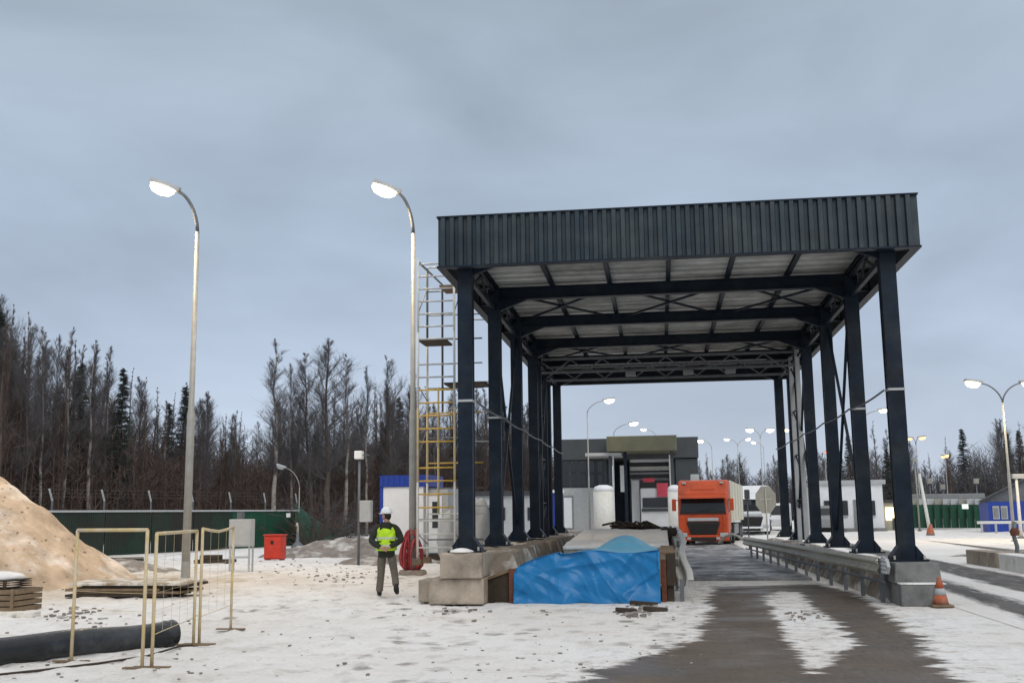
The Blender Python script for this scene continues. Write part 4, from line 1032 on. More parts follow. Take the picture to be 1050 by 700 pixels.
mb = bx(708,486,717,500,95,1.5); tag(mb.build('roof_vent', M['greypaint'], bevel=.05), 'pale grey square box rising behind the orange truck cab', 'box')
# blue cabin between the left columns
t = thing('blue_cabin', 'narrow bright blue cabin seen between the rear left columns', 'cabin', (0,0,0))
bx(561,505,576,550,74,1.4).build('wall', M['blue'], t); bx(560.5,502,576.5,505,73.9,1.6).build('roof', M['white'], t); bx(565,508,572,548,73.9,.08).build('door', M['blue'], t)
# white low wall behind the left columns
t = thing('white_barrack', 'long low white barrack half hidden by the left columns', 'building', (0,0,0))
bx(487,508,556,556,66,4).build('wall', M['greypaint'], t); bx(485,503,558,508,65.8,4.4).build('roof', M['roofdark'], t)
for k in range(4): bx(496+k*15,520,503+k*15,533,65.92,.07).build('window', M['glass'], t)

# ------------------------------------------------------------------ right background
t = thing('checkpoint_office', 'small white flat roofed office seen between the front right columns', 'building', (0,0,0))
bx(841,496,906,545,88,8).build('wall', M['white'], t); bx(839,492,908,496.5,87.8,8.4).build('roof', M['greypaint'], t)
for a in (849,866,894): 
    f_ = bx(a-3.6,513,a+3.6,528,87.9,.09).build('window', M['glass'], t)
    bx(a-4.1,528.2,a+4.1,529.4,87.85,.12).build('sill', M['greypaint'], f_)
bx(876,512,884,541,87.9,.09).build('door', M['midgrey'], t)
bx(836,541.5,910,548,86.6,1.4).build('plinth', M['concretegrey'], t)
t = thing('lit_kiosk', 'small kiosk with a glowing yellow window behind the front right column', 'kiosk', (0,0,0))
bx(906.5,515,922,545,90.2,3).build('wall', M['signback'], t); bx(905.5,512,923,515,90,3.4).build('roof', M['roofdark'], t)
bx(908.5,520,919,533,90.05,.12).build('window', M['windowglow'], t)
q = P(916,526,88.5); t = thing('wall_light', 'very bright floodlight on the kiosk wall behind the front right column', 'floodlight', (q.x,q.y,q.z), 0)
MB().lathe([(.34,-.05),(.34,.05),(.2,.09)],(0,0,0),16,'y').build('lens', M['lampglow'], t); MB().lathe([(.30,.10),(.25,.35)],(0,0,0),16,'y').build('housing', M['darkgrey'], t)
MB().box(-.05,.05,-1.3,.05,.4,-.3).build('bracket', M['darkgrey'], t)
ff = thing('sheet_fence', 'dark green sheet fence with pale upper strip at the far side of the right yard', 'fence', (0,0,0))
for k in range(10):
    bx(934+k*8.2,517.5,941.8+k*8.2,541,92-.3*k,.08).build('panel', M['green'], ff)
    bx(934+k*8.2,511,941.8+k*8.2,517,92.1-.3*k,.08).build('upper_strip', M['greypaint' if k%3 else 'signback'], ff)
for px in (990,1009): bx(px-3,516.5,px+3,521.5,88.6,.2).build('fence_lamp', M['dimglow'], ff)
mb = bx(932,506,1010,511,93.5,6); t = tag(mb.build('warehouse_roof', M['midgrey'], bevel=.05), 'long low grey roof behind the right green fence', 'roof')
t = thing('blue_house', 'deep blue hut with two pale windows and a grey gable at the right edge', 'building', (0,0,0))
yq = 80
x0, x1 = P(1014,530,yq).x, P(1075,530,yq).x; zt_ = P(1040,514,yq).z
MB().box(x0,yq,0,x1,yq+2.2,zt_).build('wall', M['blue'], t)
ap = P(1062,489,yq).z
MB().prism([(x0-.2,zt_+.01),(P(1062,500,yq).x,ap),(x1+1.5,zt_+.01)], yq+.3, yq+2.2, 'y').build('gable', M['galvdark'], t)
MB().bar((x0-.45,yq+.1,zt_+.02),(P(1062,500,yq).x,yq+.1,ap+.12),.30,.18).build('roof_edge', M['roofdark'], t)
for a in (1021.5,1030): 
    f_ = bx(a-3.4,518.5,a+3.4,532,yq-.06,.05).build('window_frame', M['greypaint'], t); bx(a-2.4,520,a+2.4,530.5,yq-.09,.02).build('pane', M['midgrey'], f_)
q = P(1002,535.5,yq-4); q2 = P(1060,535.5,yq-4)
t = thing('handrail', 'pale horizontal barrier beam in front of the deep blue hut', 'barrier', (0,0,0))
MB().bar((q.x,q.y,q.z),(q2.x,q2.y,q.z),.18).build('beam', M['whitepaint'], t)
for k in range(4): 
    qq = q.lerp(q2,(k+.3)/4); MB().bar((qq.x,qq.y,0),(qq.x,qq.y,q.z),.12).build('post', M['greypaint'], t)
def post(px, py0, py1, Y, r_, m, label, name='mast', lean=0, extra=None):
    b = P(px,py1,Y); t = thing(name, label, 'post', (b.x,b.y,0))
    z = P(px,py0,Y).z; MB().tube([(0,0,0),(lean,0,z)], [r_,r_*.7], 8).build('shaft', M[m], t, True)
    MB().lathe([(r_*2.2,0),(r_*2.2,.1),(r_*1.1,.14)],(0,0,0),10).build('foot', M['concretegrey'], t)
    if extra: extra(t, z)
    return t
def head_box(w_, h_, m, dx=0): return lambda t, z: MB().box(dx-w_/2,-.15,z-h_/2,dx+w_/2,.15,z+h_/2).build('head', M[m], t, bevel=.03)
t = post(954,485,545,72,.12,'whitepaint','thin white leaning pole rising from an orange base beside the far fence','mast',-.42)
MB().lathe([(.26,0),(.24,.2),(.16,.45),(.13,.7)],(0,0,0),12).build('orange_base', M['coneorange'], t, True)
post(943,472,542,86,.07,'signback','slim pale mast just right of the front right column','mast',0,head_box(.3,.2,'signback'))
for px, py, lab in ((956,493,'pole with a small pale box before the right forest'),(969,499,'pole with a round pale dish before the right forest'),(1004,493,'tall pole with two small white floodlights by the blue hut')):
    post(px,py,532,100,.06,'galvdark',lab,'mast',0,head_box(.4,.45,'signback'))
post(1047,488,548,62,.10,'whitepaint','white frame post at the extreme right edge beside the blue hut','mast',0,head_box(1.0,.25,'greypaint',.3))
# octagonal sign seen from behind
q = P(787,549,62); t = thing('stop_sign', 'octagonal traffic sign seen from behind on a grey pole past the guardrail', 'sign', (q.x,q.y,0))
zc = P(786,512,62).z; r_ = .60; pl = [(r_*math.cos(R(22.5+45*k)), zc+r_*1.35*math.sin(R(22.5+45*k))) for k in range(8)]
MB().prism(pl, -.02, .02, 'y').build('plate', M['signback'], t); MB().tube([(0,-.06,0),(0,-.06,zc+.6)], .04, 8).build('pole', M['galv'], t, True)
MB().box(-.3,-.045,zc-.02,.3,-.022,zc+.05).build('bracket', M['galv'], t)
q = P(768,551,48); t = thing('traffic_light', 'slim dark signal post with a small dark head in front of the white truck', 'signal', (q.x,q.y,0))
zc = P(768,510,48).z; MB().tube([(0,0,0),(0,0,zc)], .03, 8).build('pole', M['darkgrey'], t, True); MB().box(-.11,-.1,zc-.05,.11,.1,zc+.35).build('head', M['darkgrey'], t, bevel=.03)
MB().box(-.17,-.02,zc-.3,.17,.02,zc-.06).build('back_board', M['darkgrey'], t)
# kerb blocks on the right
def kerb(pa_, pb_, h_, m_, label):
    a, b = G(*pa_), G(*pb_); 
    d = (b-a); L_ = d.length
    mb = MB().box(0,0,-.02,L_,.5,h_); o = mb.build('kerb_block', M[m_], bevel=.03); o.location = (a.x,a.y,.005); o.rotation_euler = (0,0,math.atan2(d.y,d.x))
    return tag(o, label, 'kerb block', 'kerb blocks beside the right lane')
kerb((991,577.5),(1024,582.5),.42,'concrete','bare brown kerb block standing in the snow by the right lane')
kerb((1025,583),(1062,590),.42,'snow','snow covered kerb block reaching out of the right edge')
q = G(1035,571); heap('rubble_heap', q.x+1.2, q.y+1, 3.2, 1.0, .28, M['heap'], 'flat strip of brown earth behind the kerb blocks', 23, 40, .6, rough=.3)
q = P(1043,575,38); t = thing('hydrant', 'dark twisted standpipe among the earth behind the kerb blocks', 'standpipe', (q.x,q.y,0))
MB().tube([(0,0,0),(.04,0,.4),(-.05,0,.8),(.03,0,1.2)], .07, 8).build('pipe', M['galvdark'], t, True); MB().lathe([(.14,.75),(.16,.9),(.1,1.0)],(0,0,0),10).build('valve', M['rust'], t)
# distant parked vehicles and snow-covered units
q = P(806,544,84)
def van(px, py, Y, m, label, hgt=2.3):
    b = P(px,py,Y); t = thing('parked_van', label, 'van', (b.x,b.y,0), R(-8))
    MB().prism([(0,.35),(0,1.0),(.55,1.25),(1.0,hgt),(4.6,hgt),(4.7,.35)], -.95, .95, 'x').build('body', M[m], t, bevel=.08)
    MB().hexa([(-.8,.54,1.3),(.8,.54,1.3),(.8,.6,1.3),(-.8,.6,1.3)],[(-.75,.88,hgt-.2),(.75,.88,hgt-.2),(.75,.95,hgt-.2),(-.75,.95,hgt-.2)]).build('windscreen', M['glass'], t)
    for yy in (.9,3.7):
        for s_ in (-1,1): MB().lathe([(.15,-.1),(.33,-.1),(.33,.1),(.15,.1)],(s_*.88,yy,.33),14,'x').build('wheel', M['rubber'], t)
    for s_ in (-1,1): MB().box(s_*.68-.13,-.03,.7,s_*.68+.13,.02,.88).build('headlight', M['greypaint'], t)
van(799,541,95,'white','white van parked far behind the octagonal sign')
van(846,542,84,'midgrey','grey van parked before the white office between the right columns',2.0)

# ------------------------------------------------------------------ trees
def tri(mb, a, b, w_, rnd):
    d = (b-a); s_ = d.cross(Vector((rnd.uniform(-1,1),rnd.uniform(-1,1),rnd.uniform(-1,1))))
    if s_.length < 1e-6: return
    s_.normalize(); n = len(mb.v)
    mb.v += [tuple(a-s_*w_), tuple(a+s_*w_), tuple(b)]; mb.f.append((n,n+1,n+2))
def bare_tree(name, seed, h, spread, dens, m_trunk, m_twig, upright=.9, start=.28):
    rnd = random.Random(seed); tr = MB(); cr = MB()
    pts = []; x = y = 0
    for k in range(9):
        pts.append(Vector((x,y,h*k/8))); x += rnd.uniform(-.12,.12)*h/12; y += rnd.uniform(-.12,.12)*h/12
    r0 = h*.0105
    tr.tube(pts, [r0*(1-.93*k/8) for k in range(9)], 7)
    def at(t):
        i = min(7,int(t*8)); return pts[i].lerp(pts[i+1], t*8-i)
    nl = int(46*dens)
    for k in range(nl):
        t = start+(1-start)*((k+rnd.random())/nl)**1.12; a = rnd.uniform(0,6.283); b = at(min(.995,t))
        q_ = (t-start)/(1-start); ln = spread*h*(.12+.88*math.sin(math.pi*min(1,q_*.80+.18)))*rnd.uniform(.5,1.15)*(1.05-.45*t)
        dirv = Vector((math.cos(a),math.sin(a),upright*rnd.uniform(.7,1.4)*(.8+.9*q_))).normalized()
        q = [b]; d = dirv.copy()
        for j in range(4):
            d = (d+Vector((rnd.uniform(-.2,.2),rnd.uniform(-.2,.2),rnd.uniform(-.05,.22)))).normalized(); q.append(q[-1]+d*ln/4)
        rr = max(.010, r0*.30*(1-t*.7))
        cr.tube(q, [rr*(1-.8*j/4) for j in range(5)], 4, False)
        for j in range(int(15*dens)+5):
            u = rnd.uniform(.15,1)*4; i = min(3,int(u)); p_ = q[i].lerp(q[i+1],u-i)
            e = (d*.75+Vector((rnd.uniform(-.8,.8),rnd.uniform(-.8,.8),rnd.uniform(-.1,1.0)))).normalized()
            l2 = ln*rnd.uniform(.28,.75)*(1.15-u/6); p2 = p_+e*l2
            tri(cr, p_, p2, .0075, rnd)
            for s_ in range(7):
                w_ = rnd.uniform(.2,.95); p3 = p_.lerp(p2,w_)
                e2 = (e*1.3+Vector((rnd.uniform(-1,1),rnd.uniform(-1,1),rnd.uniform(-.4,.8)))).normalized()
                tri(cr, p3, p3+e2*l2*rnd.uniform(.35,1.0), .0042, rnd)
    t = thing(name, None, None); tr.build('trunk', M[m_trunk], t, True); cr.build('crown', M[m_twig], t)
    return t
def spruce(name, seed, h, wd, bare=.12):
    rnd = random.Random(seed); tr = MB(); cr = MB()
    tr.tube([(0,0,0),(0,0,h*.5),(0,0,h)], [h*.011,h*.007,.01], 7)
    n = int(h*9)
    for k in range(n):
        t = bare+(1-bare)*(k/n); z = h*t; ln = wd*(1-t)**.8*rnd.uniform(.5,1.15)+.12
        for s_ in range(4):
            if rnd.random() < .30: continue
            a = rnd.uniform(0,6.283); d = Vector((math.cos(a),math.sin(a),-.25+.55*t)); b = Vector((0,0,z+rnd.uniform(-.15,.15)))
            sd = Vector((-math.sin(a),math.cos(a),0)); m_ = 6
            for j in range(m_):
                u = (j+.6)/m_; c = b+d*ln*u+Vector((0,0,-.10*ln*u*u))
                for f in range(5):
                    e = (d*rnd.uniform(.2,1)+sd*rnd.uniform(-1,1)+Vector((0,0,rnd.uniform(-.9,.25)))).normalized()*rnd.uniform(.18,.5)*(1.1-.5*t)
                    tri(cr, c-e*.3, c+e, .024, rnd)
    t = thing(name, None, None); tr.build('trunk', M['bark'], t, True); cr.build('crown', M['needle'], t)
    return t
protos = {}
for i in range(4): protos[('birch',i)] = (bare_tree('birch_tree', 30+i, 12, .17+.02*(i%2), 1.0, 'birchbark', 'twig', 1.25, .30), 12)
for i in range(3): protos[('aspen',i)] = (bare_tree('bare_tree', 50+i, 12, .24, 1.15, 'bark', 'twig', .95, .28), 12)
for i in range(3): protos[('thin',i)] = (bare_tree('bare_tree', 70+i, 12, .11, .8, 'bark', 'twigbrown', 1.3, .22), 12)
for i in range(3): protos[('spruce',i)] = (spruce('spruce_tree', 90+i, 12, 1.35+.2*i), 12)
TL = {'birch': ('pale trunked bare birch in the forest behind the left fence','birch'), 'aspen': ('dark bare branching tree in the forest behind the left fence','tree'),
      'thin': ('slim brownish bare tree in the forest behind the left fence','tree'), 'spruce': ('dark green conifer in the forest behind the left fence','conifer')}
TR_ = {'birch': ('pale trunked bare birch in the distant forest behind the right yard','birch'), 'aspen': ('dark bare branching tree in the distant forest behind the right yard','tree'),
      'thin': ('slim bare tree in the distant forest behind the right yard','tree'), 'spruce': ('dark conifer in the distant forest behind the right yard','conifer')}
used = set()
def plant(kind, i, px, Y, h, lab, grp, rnd, wide=1.0):
    o, h0 = protos[(kind,i)]; b = P(px, 540, Y); s_ = h/h0
    rz = rnd.uniform(0,6.28); sw = s_*wide*rnd.uniform(.9,1.15)
    if (kind,i) not in used:
        used.add((kind,i)); r = o; r.location = (b.x,b.y,-.05); r.rotation_euler = (0,0,rz); r.scale = (sw,sw,s_)
    else: r = dup(o, (b.x,b.y,-.05), rz, None, (sw,sw,s_))
    r['label'] = lab[0]; r['category'] = lab[1]; r['group'] = grp[0]+{'birch':'birches','aspen':'bare trees','thin':'slim bare trees','spruce':'conifers'}[kind]+grp[1]
    return r
def interp(tab, x):
    for (a, b), (c, d) in zip(tab, tab[1:]):
        if a <= x <= c: return b+(d-b)*(x-a)/(c-a)
    return tab[0][1] if x < tab[0][0] else tab[-1][1]
TOP = [(-60,280),(0,298),(25,330),(50,338),(80,340),(105,358),(130,368),(165,390),(200,396),(235,412),(262,408),(300,405),(340,398),(380,392),(430,400),(480,400),(590,430)]
rnd = random.Random(77)
def hor(px): return 530-(px-500)*.0125*1.0
for k in range(200):
    px = rnd.uniform(-70,560); f = px/560; Y = 58+52*max(0,f)+rnd.random()**1.3*38
    top = interp(TOP, px); h = (hor(px)-top)*Y/1100+CAMH
    kind = rnd.choices(['spruce','thin','birch','aspen'], [.05,.48,.30,.17])[0]
    h *= rnd.uniform(.70,1.0) if k % 3 else rnd.uniform(.92,1.05)
    plant(kind, rnd.randrange(4 if kind == 'birch' else 3), px, Y, min(h,24), TL[kind], ('',' behind the left fence'), rnd)
for (kind,i,px,Y,top,w_) in (('birch',0,279,78,345,1.25),('aspen',0,336,82,348,1.5),('birch',2,352,88,362,1.2),('aspen',1,398,92,366,1.1),('birch',3,376,90,375,1.0),('birch',1,300,85,372,1.0),('aspen',2,322,86,360,1.1),('birch',1,418,95,378,.9),
        ('thin',0,13,60,345,.9),('thin',1,-8,56,300,.8),('spruce',2,75,70,365,1.0),('spruce',0,120,70,372,1.1),('thin',1,47,64,350,1.0),('birch',3,40,62,330,.9),('birch',0,62,64,326,.9),('birch',2,88,66,340,1.0),('birch',1,110,70,348,.9),('aspen',1,22,60,318,.9)):
    h = (hor(px)-top)*Y/1100+CAMH
    plant(kind, i, px, Y, h, TL[kind], ('',' behind the left fence'), rnd, w_)
TOP2 = [(690,478),(730,468),(760,470),(800,472),(850,462),(880,445),(905,440),(930,455),(945,462),(970,462),(985,450),(1003,432),(1020,438),(1040,440),(1100,430)]
for k in range(74):
    px = rnd.uniform(695,1090); Y = 165+rnd.random()*50; top = interp(TOP2, px); h = (hor(px)-top)*Y/1100+CAMH
    kind = rnd.choices(['spruce','thin','birch','aspen'], [.22,.30,.26,.22] if px > 850 else [0,.2,.4,.4])[0]
    plant(kind, rnd.randrange(4 if kind == 'birch' else 3), px, Y, h*rnd.uniform(.72,1.04), TR_[kind], ('',' behind the right yard'), rnd, 1.1)
for key, (o, h0) in protos.items():
    if key not in used: bpy.data.objects.remove(o)
# undergrowth: dense brush that reads as one mass
def brush(name, m, label, n, pxr, Yf, hf, seed, wd=.05, tw=5):
    rnd = random.Random(seed); mb = MB()
    for k in range(n):
        px = rnd.uniform(*pxr); Y = Yf(px, rnd); b = P(px,540,Y); b.z = -.05; h = hf(px, Y, rnd)
        lean = Vector((rnd.uniform(-.12,.12),rnd.uniform(-.12,.12),1)); t = b+lean*h; tri(mb, b, t, wd*rnd.uniform(.5,1.2), rnd)
        for s_ in range(tw):
            u = rnd.uniform(.15,.95); p_ = b.lerp(t,u); e = Vector((rnd.uniform(-1,1),rnd.uniform(-1,1),rnd.uniform(.2,1.3))).normalized()
            tri(mb, p_, p_+e*h*rnd.uniform(.08,.26), wd*.6, rnd)
    return tag(mb.build(name, m), label, 'undergrowth', kind='stuff')
YF_ = lambda px, r: 56+52*max(0,px/560)+r.random()*40
brush('undergrowth', M['twigbrown'], 'dense reddish brown undergrowth filling the forest behind the left fence', 8500, (-80,590), YF_, lambda px,Y,r: ((hor(px)-interp(TOP,px))*Y/1100)*r.uniform(.30,.70), 5, .045, 10)
brush('forest_mass', M['twig'], 'grey brown mass of far trees deep in the left forest', 4200, (-100,600), lambda px,r: 112+52*max(0,px/560)*.6+r.random()*25, lambda px,Y,r: ((hor(px)-interp(TOP,px))*Y/1100)*r.uniform(.45,.82), 6, .07, 7)
brush('far_forest', M['twig'], 'grey brown mass of far trees behind the right yard', 5200, (690,1110), lambda px,r: 185+r.random()*50, lambda px,Y,r: ((hor(px)-interp(TOP2,px))*Y/1100)*r.uniform(.35,.8), 7, .08, 7)
def bush(px, py, Y, rx, h, n, m, label, seed):
    rnd = random.Random(seed); b = P(px,py,Y); mb = MB()
    for k in range(n):
        a = rnd.uniform(0,6.28); s_ = Vector((math.cos(a)*rx*rnd.random()*.5, math.sin(a)*rx*.5*rnd.random(), 0)); q = s_; d = (Vector((math.cos(a)*rnd.random(),math.sin(a)*rnd.random(),rnd.uniform(.25,1.1)))).normalized()
        L_ = h*rnd.uniform(.5,1.1); pts = [q]
        for j in range(4):
            d = (d+Vector((rnd.uniform(-.35,.35),rnd.uniform(-.35,.35),rnd.uniform(-.32,.08)))).normalized(); pts.append(pts[-1]+d*L_/4)
        mb.tube(pts, [.022*(1-.8*j/4) for j in range(5)], 3, False)
        for j in range(14):
            u = rnd.uniform(.2,.99)*4; i = min(3,int(u)); p_ = pts[i].lerp(pts[i+1],u-i); e = (d+Vector((rnd.uniform(-1,1),rnd.uniform(-1,1),rnd.uniform(-.6,.6)))).normalized()
            tri(mb, p_, p_+e*L_*rnd.uniform(.1,.3), .013, rnd)
    t = thing('bush', label, 'bush', (b.x,b.y,0)); mb.build('branches', m, t); return t
bush(330,560,64,2.2,4.6,90,M['twig'],'large grey bare bush rising over the end of the green fence',1)
bush(318,560,60,1.6,3.4,60,M['twigbrown'],'tangled bare branches leaning over the sloping green sheet',2)
bush(348,560,66,2.0,2.6,70,M['twig'],'low bare shrub between the green sheet and the camera post',3)

# ------------------------------------------------------------------ the worker
def skin_mesh(name, verts, edges, radii, m, parent, sub=2, root=0):
    me = bpy.data.meshes.new(name); me.from_pydata([tuple(v) for v in verts], edges, []); me.update()
    o = bpy.data.objects.new(name, me); COL.objects.link(o)
    md = o.modifiers.new('skin', 'SKIN'); md.use_smooth_shade = True
    for i, r_ in enumerate(radii):
        sv = me.skin_vertices[0].data[i]; sv.radius = r_ if isinstance(r_, tuple) else (r_, r_); sv.use_root = (i == root)
    s_ = o.modifiers.new('sub', 'SUBSURF'); s_.levels = sub; s_.render_levels = sub
    dg = bpy.context.evaluated_depsgraph_get(); nm = bpy.data.meshes.new_from_object(o.evaluated_get(dg))
    nm.materials.clear(); nm.materials.append(m); nm.name = name
    o.modifiers.clear(); o.data = nm; bpy.data.meshes.remove(me)
    for p_ in nm.polygons: p_.use_smooth = True
    o.parent = parent; return o
fo = G(396,610.5); man = thing('person', 'worker in white helmet and yellow vest walking away with hands behind the back', 'person', (fo.x, fo.y, gz(fo.x,fo.y)-.01), R(6), None)
# joints (x right, y away from the camera, z up)
J = dict(pelvis=(0,0,.98), waist=(0,.0,1.12), chest=(0,.03,1.36), neckb=(0,.03,1.52), neck=(0,.05,1.58), head0=(-.01,.07,1.66), head1=(-.01,.07,1.76),
  hipl=(-.10,0,.93), kneel=(-.125,.10,.51), anklel=(-.165,.12,.10), toel=(-.18,.28,.045),
  hipr=(.10,0,.93), kneer=(.165,.04,.53), ankler=(.245,-.30,.26), toer=(.27,-.27,.12),
  shl=(-.19,.02,1.45), ell=(-.32,-.09,1.20), wrl=(-.08,-.25,1.045), shr=(.19,.02,1.45), elr=(.33,-.09,1.21), wrr=(.10,-.25,1.06))
names = list(J); idx = {n:i for i,n in enumerate(names)}
V_ = [Vector(J[n]) for n in names]
E_ = [('pelvis','waist'),('waist','chest'),('chest','neckb'),('neckb','neck'),('neck','head0'),('head0','head1'),('pelvis','hipl'),('hipl','kneel'),('kneel','anklel'),('anklel','toel'),
      ('pelvis','hipr'),('hipr','kneer'),('kneer','ankler'),('ankler','toer'),('chest','shl'),('shl','ell'),('ell','wrl'),('chest','shr'),('shr','elr'),('elr','wrr')]
E_ = [(idx[a],idx[b]) for a,b in E_]
rad = dict(pelvis=(.14,.10),waist=(.13,.095),chest=(.15,.105),neckb=(.07,.065),neck=.055,head0=(.075,.09),head1=(.07,.085),hipl=.085,kneel=.06,anklel=.045,toel=.04,hipr=.085,kneer=.06,ankler=.045,toer=.04,
  shl=.065,ell=.045,wrl=.03,shr=.065,elr=.045,wrr=.03)
Rr = [rad[n] for n in names]
for side, s_ in (('l',1),('r',-1)):             # hands: palm, four curled fingers, thumb
    w_ = V_[idx['wr'+side]]; palm = w_+Vector((s_*.055,-.012,-.03)); V_.append(palm); Rr.append((.034,.018)); pi_ = len(V_)-1; E_.append((idx['wr'+side],pi_))
    for k in range(4):
        b = palm+Vector((s_*.030,-.004,.022-.016*k)); ln = (.030,.034,.032,.025)[k]
        c1 = b+Vector((s_*ln,-.010,-.008)); c2 = c1+Vector((s_*ln*.6,.012,-.018))
        n0 = len(V_); V_ += [b,c1,c2]; Rr += [.0095,.0085,.0075]; E_ += [(pi_,n0),(n0,n0+1),(n0+1,n0+2)]
    b = palm+Vector((-s_*.005,-.012,.028)); c1 = b+Vector((s_*.024,-.014,.018)); n0 = len(V_); V_ += [b,c1,c1+Vector((s_*.022,-.004,.006))]; Rr += [.012,.010,.008]; E_ += [(pi_,n0),(n0,n0+1),(n0+1,n0+2)]
body = skin_mesh('body', V_, E_, Rr, M['skin'], man, 1, 0)
def sub_skin(name, chain, radii, m, sub=2, parent=None, root=0):
    vs = [Vector(q) for q in chain[0]]; return skin_mesh(name, vs, chain[1], radii, m, parent or man, sub, root)
Jv = {k: Vector(v) for k, v in J.items()}
# trousers
tv = [(0,0,.97),(0,0,1.06),J['hipl'],(-.115,.06,.70),J['kneel'],(-.15,.11,.28),(-.165,.12,.11),J['hipr'],(.13,.03,.72),J['kneer'],(.21,-.13,.39),(.243,-.28,.27)]
te = [(0,1),(0,2),(2,3),(3,4),(4,5),(5,6),(0,7),(7,8),(8,9),(9,10),(10,11)]
sub_skin('trousers', (tv,te), [(.155,.125),(.15,.12),.105,.095,.083,.082,.082,.105,.095,.083,.08,.078], M['trousers'])
# jacket with sleeves
jv = [(0,0,1.02),(0,0,1.16),(0,.02,1.34),(0,.03,1.47),(0,.04,1.555),J['shl'],(-.265,-.025,1.32),J['ell'],(-.20,-.19,1.115),(-.085,-.245,1.055),J['shr'],(.27,-.025,1.325),J['elr'],(.22,-.19,1.13),(.10,-.245,1.07),(0,0,.84)]
je = [(0,1),(1,2),(2,3),(3,4),(3,5),(5,6),(6,7),(7,8),(8,9),(3,10),(10,11),(11,12),(12,13),(13,14),(0,15)]
sub_skin('jacket', (jv,je), [(.195,.145),(.185,.14),(.20,.15),(.165,.125),(.085,.08),.10,.085,.078,.066,.052,.10,.085,.078,.066,.052,(.20,.155)], M['jacket'], root=0)
# vest over the jacket
VR = [(.985,.214,.172),(1.02,.216,.172),(1.12,.210,.166),(1.22,.206,.163),(1.32,.208,.166),(1.40,.205,.166),(1.46,.180,.150),(1.505,.125,.118)]
def vest_pt(z, k, n, g=0):
    for (z0,a0,b0),(z1,a1,b1) in zip(VR, VR[1:]):
        if z0 <= z <= z1+1e-6:
            f = (z-z0)/(z1-z0); a, b = a0+(a1-a0)*f+g, b0+(b1-b0)*f+g; break
    t = 2*math.pi*k/n; c, s_ = math.cos(t), math.sin(t); e = .72
    return (a*math.copysign(abs(c)**e,c)+.006*math.sin(t*5+z*30), .012+b*math.copysign(abs(s_)**e,s_)+.006*math.sin(t*7-z*40), z)
vm_ = MB(); nv_ = 40; zz_ = [.985+.52*j/26 for j in range(27)]
vm_.add([vest_pt(z,k,nv_) for z in zz_ for k in range(nv_)], [(j*nv_+k,j*nv_+(k+1)%nv_,(j+1)*nv_+(k+1)%nv_,(j+1)*nv_+k) for j in range(26) for k in range(nv_)])
ves = vm_.build('hi_vis_vest', M['vest'], man, True); md = ves.modifiers.new('t','SOLIDIFY'); md.thickness = .006
tp = MB(); 
for z in (1.09, 1.25):
    vs = [vest_pt(zz,k,nv_,.005) for zz in (z-.024,z,z+.024) for k in range(nv_)]
    tp.add(vs, [(j*nv_+k,j*nv_+(k+1)%nv_,(j+1)*nv_+(k+1)%nv_,(j+1)*nv_+k) for j in range(2) for k in range(nv_)])
tp.build('reflective_band', M['reflective'], ves, True)
# hood lying on the shoulders
sub_skin('hood', ([(-.13,.0,1.50),(-.07,-.085,1.50),(0,-.115,1.485),(.07,-.085,1.50),(.13,.0,1.50)],[(0,1),(1,2),(2,3),(3,4)]), [.062,.072,.085,.072,.062], M['jacket'], root=2)
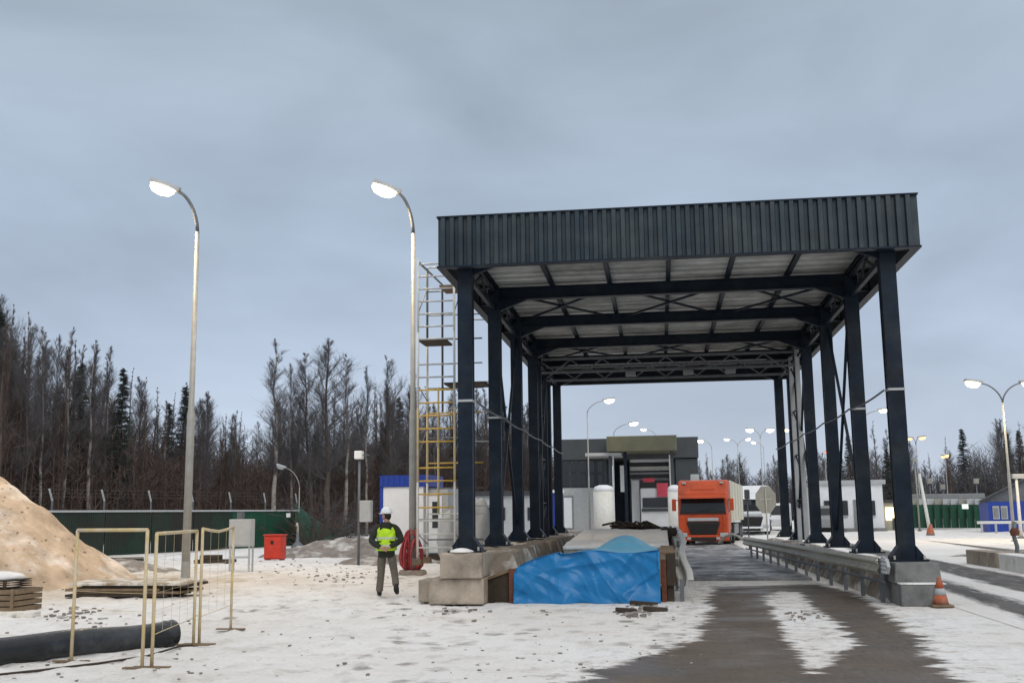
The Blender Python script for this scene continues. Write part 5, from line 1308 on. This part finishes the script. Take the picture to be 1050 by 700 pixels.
# head details: face on the turned head, hair, helmet
hd = Vector((-.01,.07,1.71)); tz = R(55)           # head turned towards the left
def hp(x, y, z): 
    v = Matrix.Rotation(tz,4,'Z') @ Vector((x,y,z)); return hd+v
fc = MB()
def ell(c, s_, n=14):
    vs = []; nv = n//2
    for j in range(nv+1):
        th = math.pi*j/nv
        for i in range(n):
            ph = 2*math.pi*i/n; vs.append(hp(c[0]+s_[0]*math.sin(th)*math.cos(ph), c[1]+s_[1]*math.sin(th)*math.sin(ph), c[2]+s_[2]*math.cos(th)))
    return MB().add(vs, [(j*n+i,(j+1)*n+i,(j+1)*n+(i+1)%n,j*n+(i+1)%n) for j in range(nv) for i in range(n)])
ell((0,.01,0),(.078,.098,.118),20).build('face', M['skin'], body, True)
ell((0,.112,-.018),(.014,.022,.026)).build('nose', M['skin'], body, True)
for s_ in (-1,1):
    ell((s_*.032,.096,.012),(.012,.010,.007)).build('eye', M['hair'], body, True); ell((s_*.080,.0,-.01),(.010,.024,.034)).build('ear', M['skin'], body, True)
ell((0,.098,-.062),(.026,.010,.007)).build('mouth', M['hose'], body, True)
ell((0,-.015,.0),(.083,.092,.105),18).build('hair', M['hair'], body, True)
hm = MB(); vs = []; n = 24
for r_, z in ((1.0,.0),(1.0,.03),(.95,.07),(.8,.105),(.5,.135),(.12,.147)):
    for k in range(n): vs.append(hp(.112*r_*math.cos(2*math.pi*k/n), .005+.135*r_*math.sin(2*math.pi*k/n), .045+z))
hm.add(vs, [(j*n+k,j*n+(k+1)%n,(j+1)*n+(k+1)%n,(j+1)*n+k) for j in range(5) for k in range(n)]+[tuple(range(5*n,6*n)),tuple(range(n-1,-1,-1))])
he = hm.build('helmet', M['helmet'], man, True)
br = MB(); vs = []
for rr, z in ((.9,.052),(1.0,.048)):
    for k in range(13):
        a = math.pi*(k/12); vs.append(hp(.122*rr*math.cos(a), .03+(.165 if rr == 1 else .11)*math.sin(a), z-.006*(rr == 1)))
br.add(vs, [(k,k+1,14+k,13+k) for k in range(12)]); o = br.build('brim', M['helmet'], he); md = o.modifiers.new('t','SOLIDIFY'); md.thickness = .008
def boot(name, a, t_):
    a = Vector(a); t_ = Vector(t_); d = (t_-a); 
    return sub_skin(name, ([a+Vector((0,0,.10)), a+Vector((0,-.01,.0)), a-Vector((0,.03,.035)), a.lerp(t_,.6)+Vector((0,0,-.005)), t_],[(0,1),(1,2),(1,3),(3,4)]), [.062,.058,.045,.05,.042], M['boot'], 2, None, 1)
boot('boot', (-.165,.12,.10), (-.18,.28,.05)); boot('boot', (.25,-.31,.23), (.275,-.26,.10))
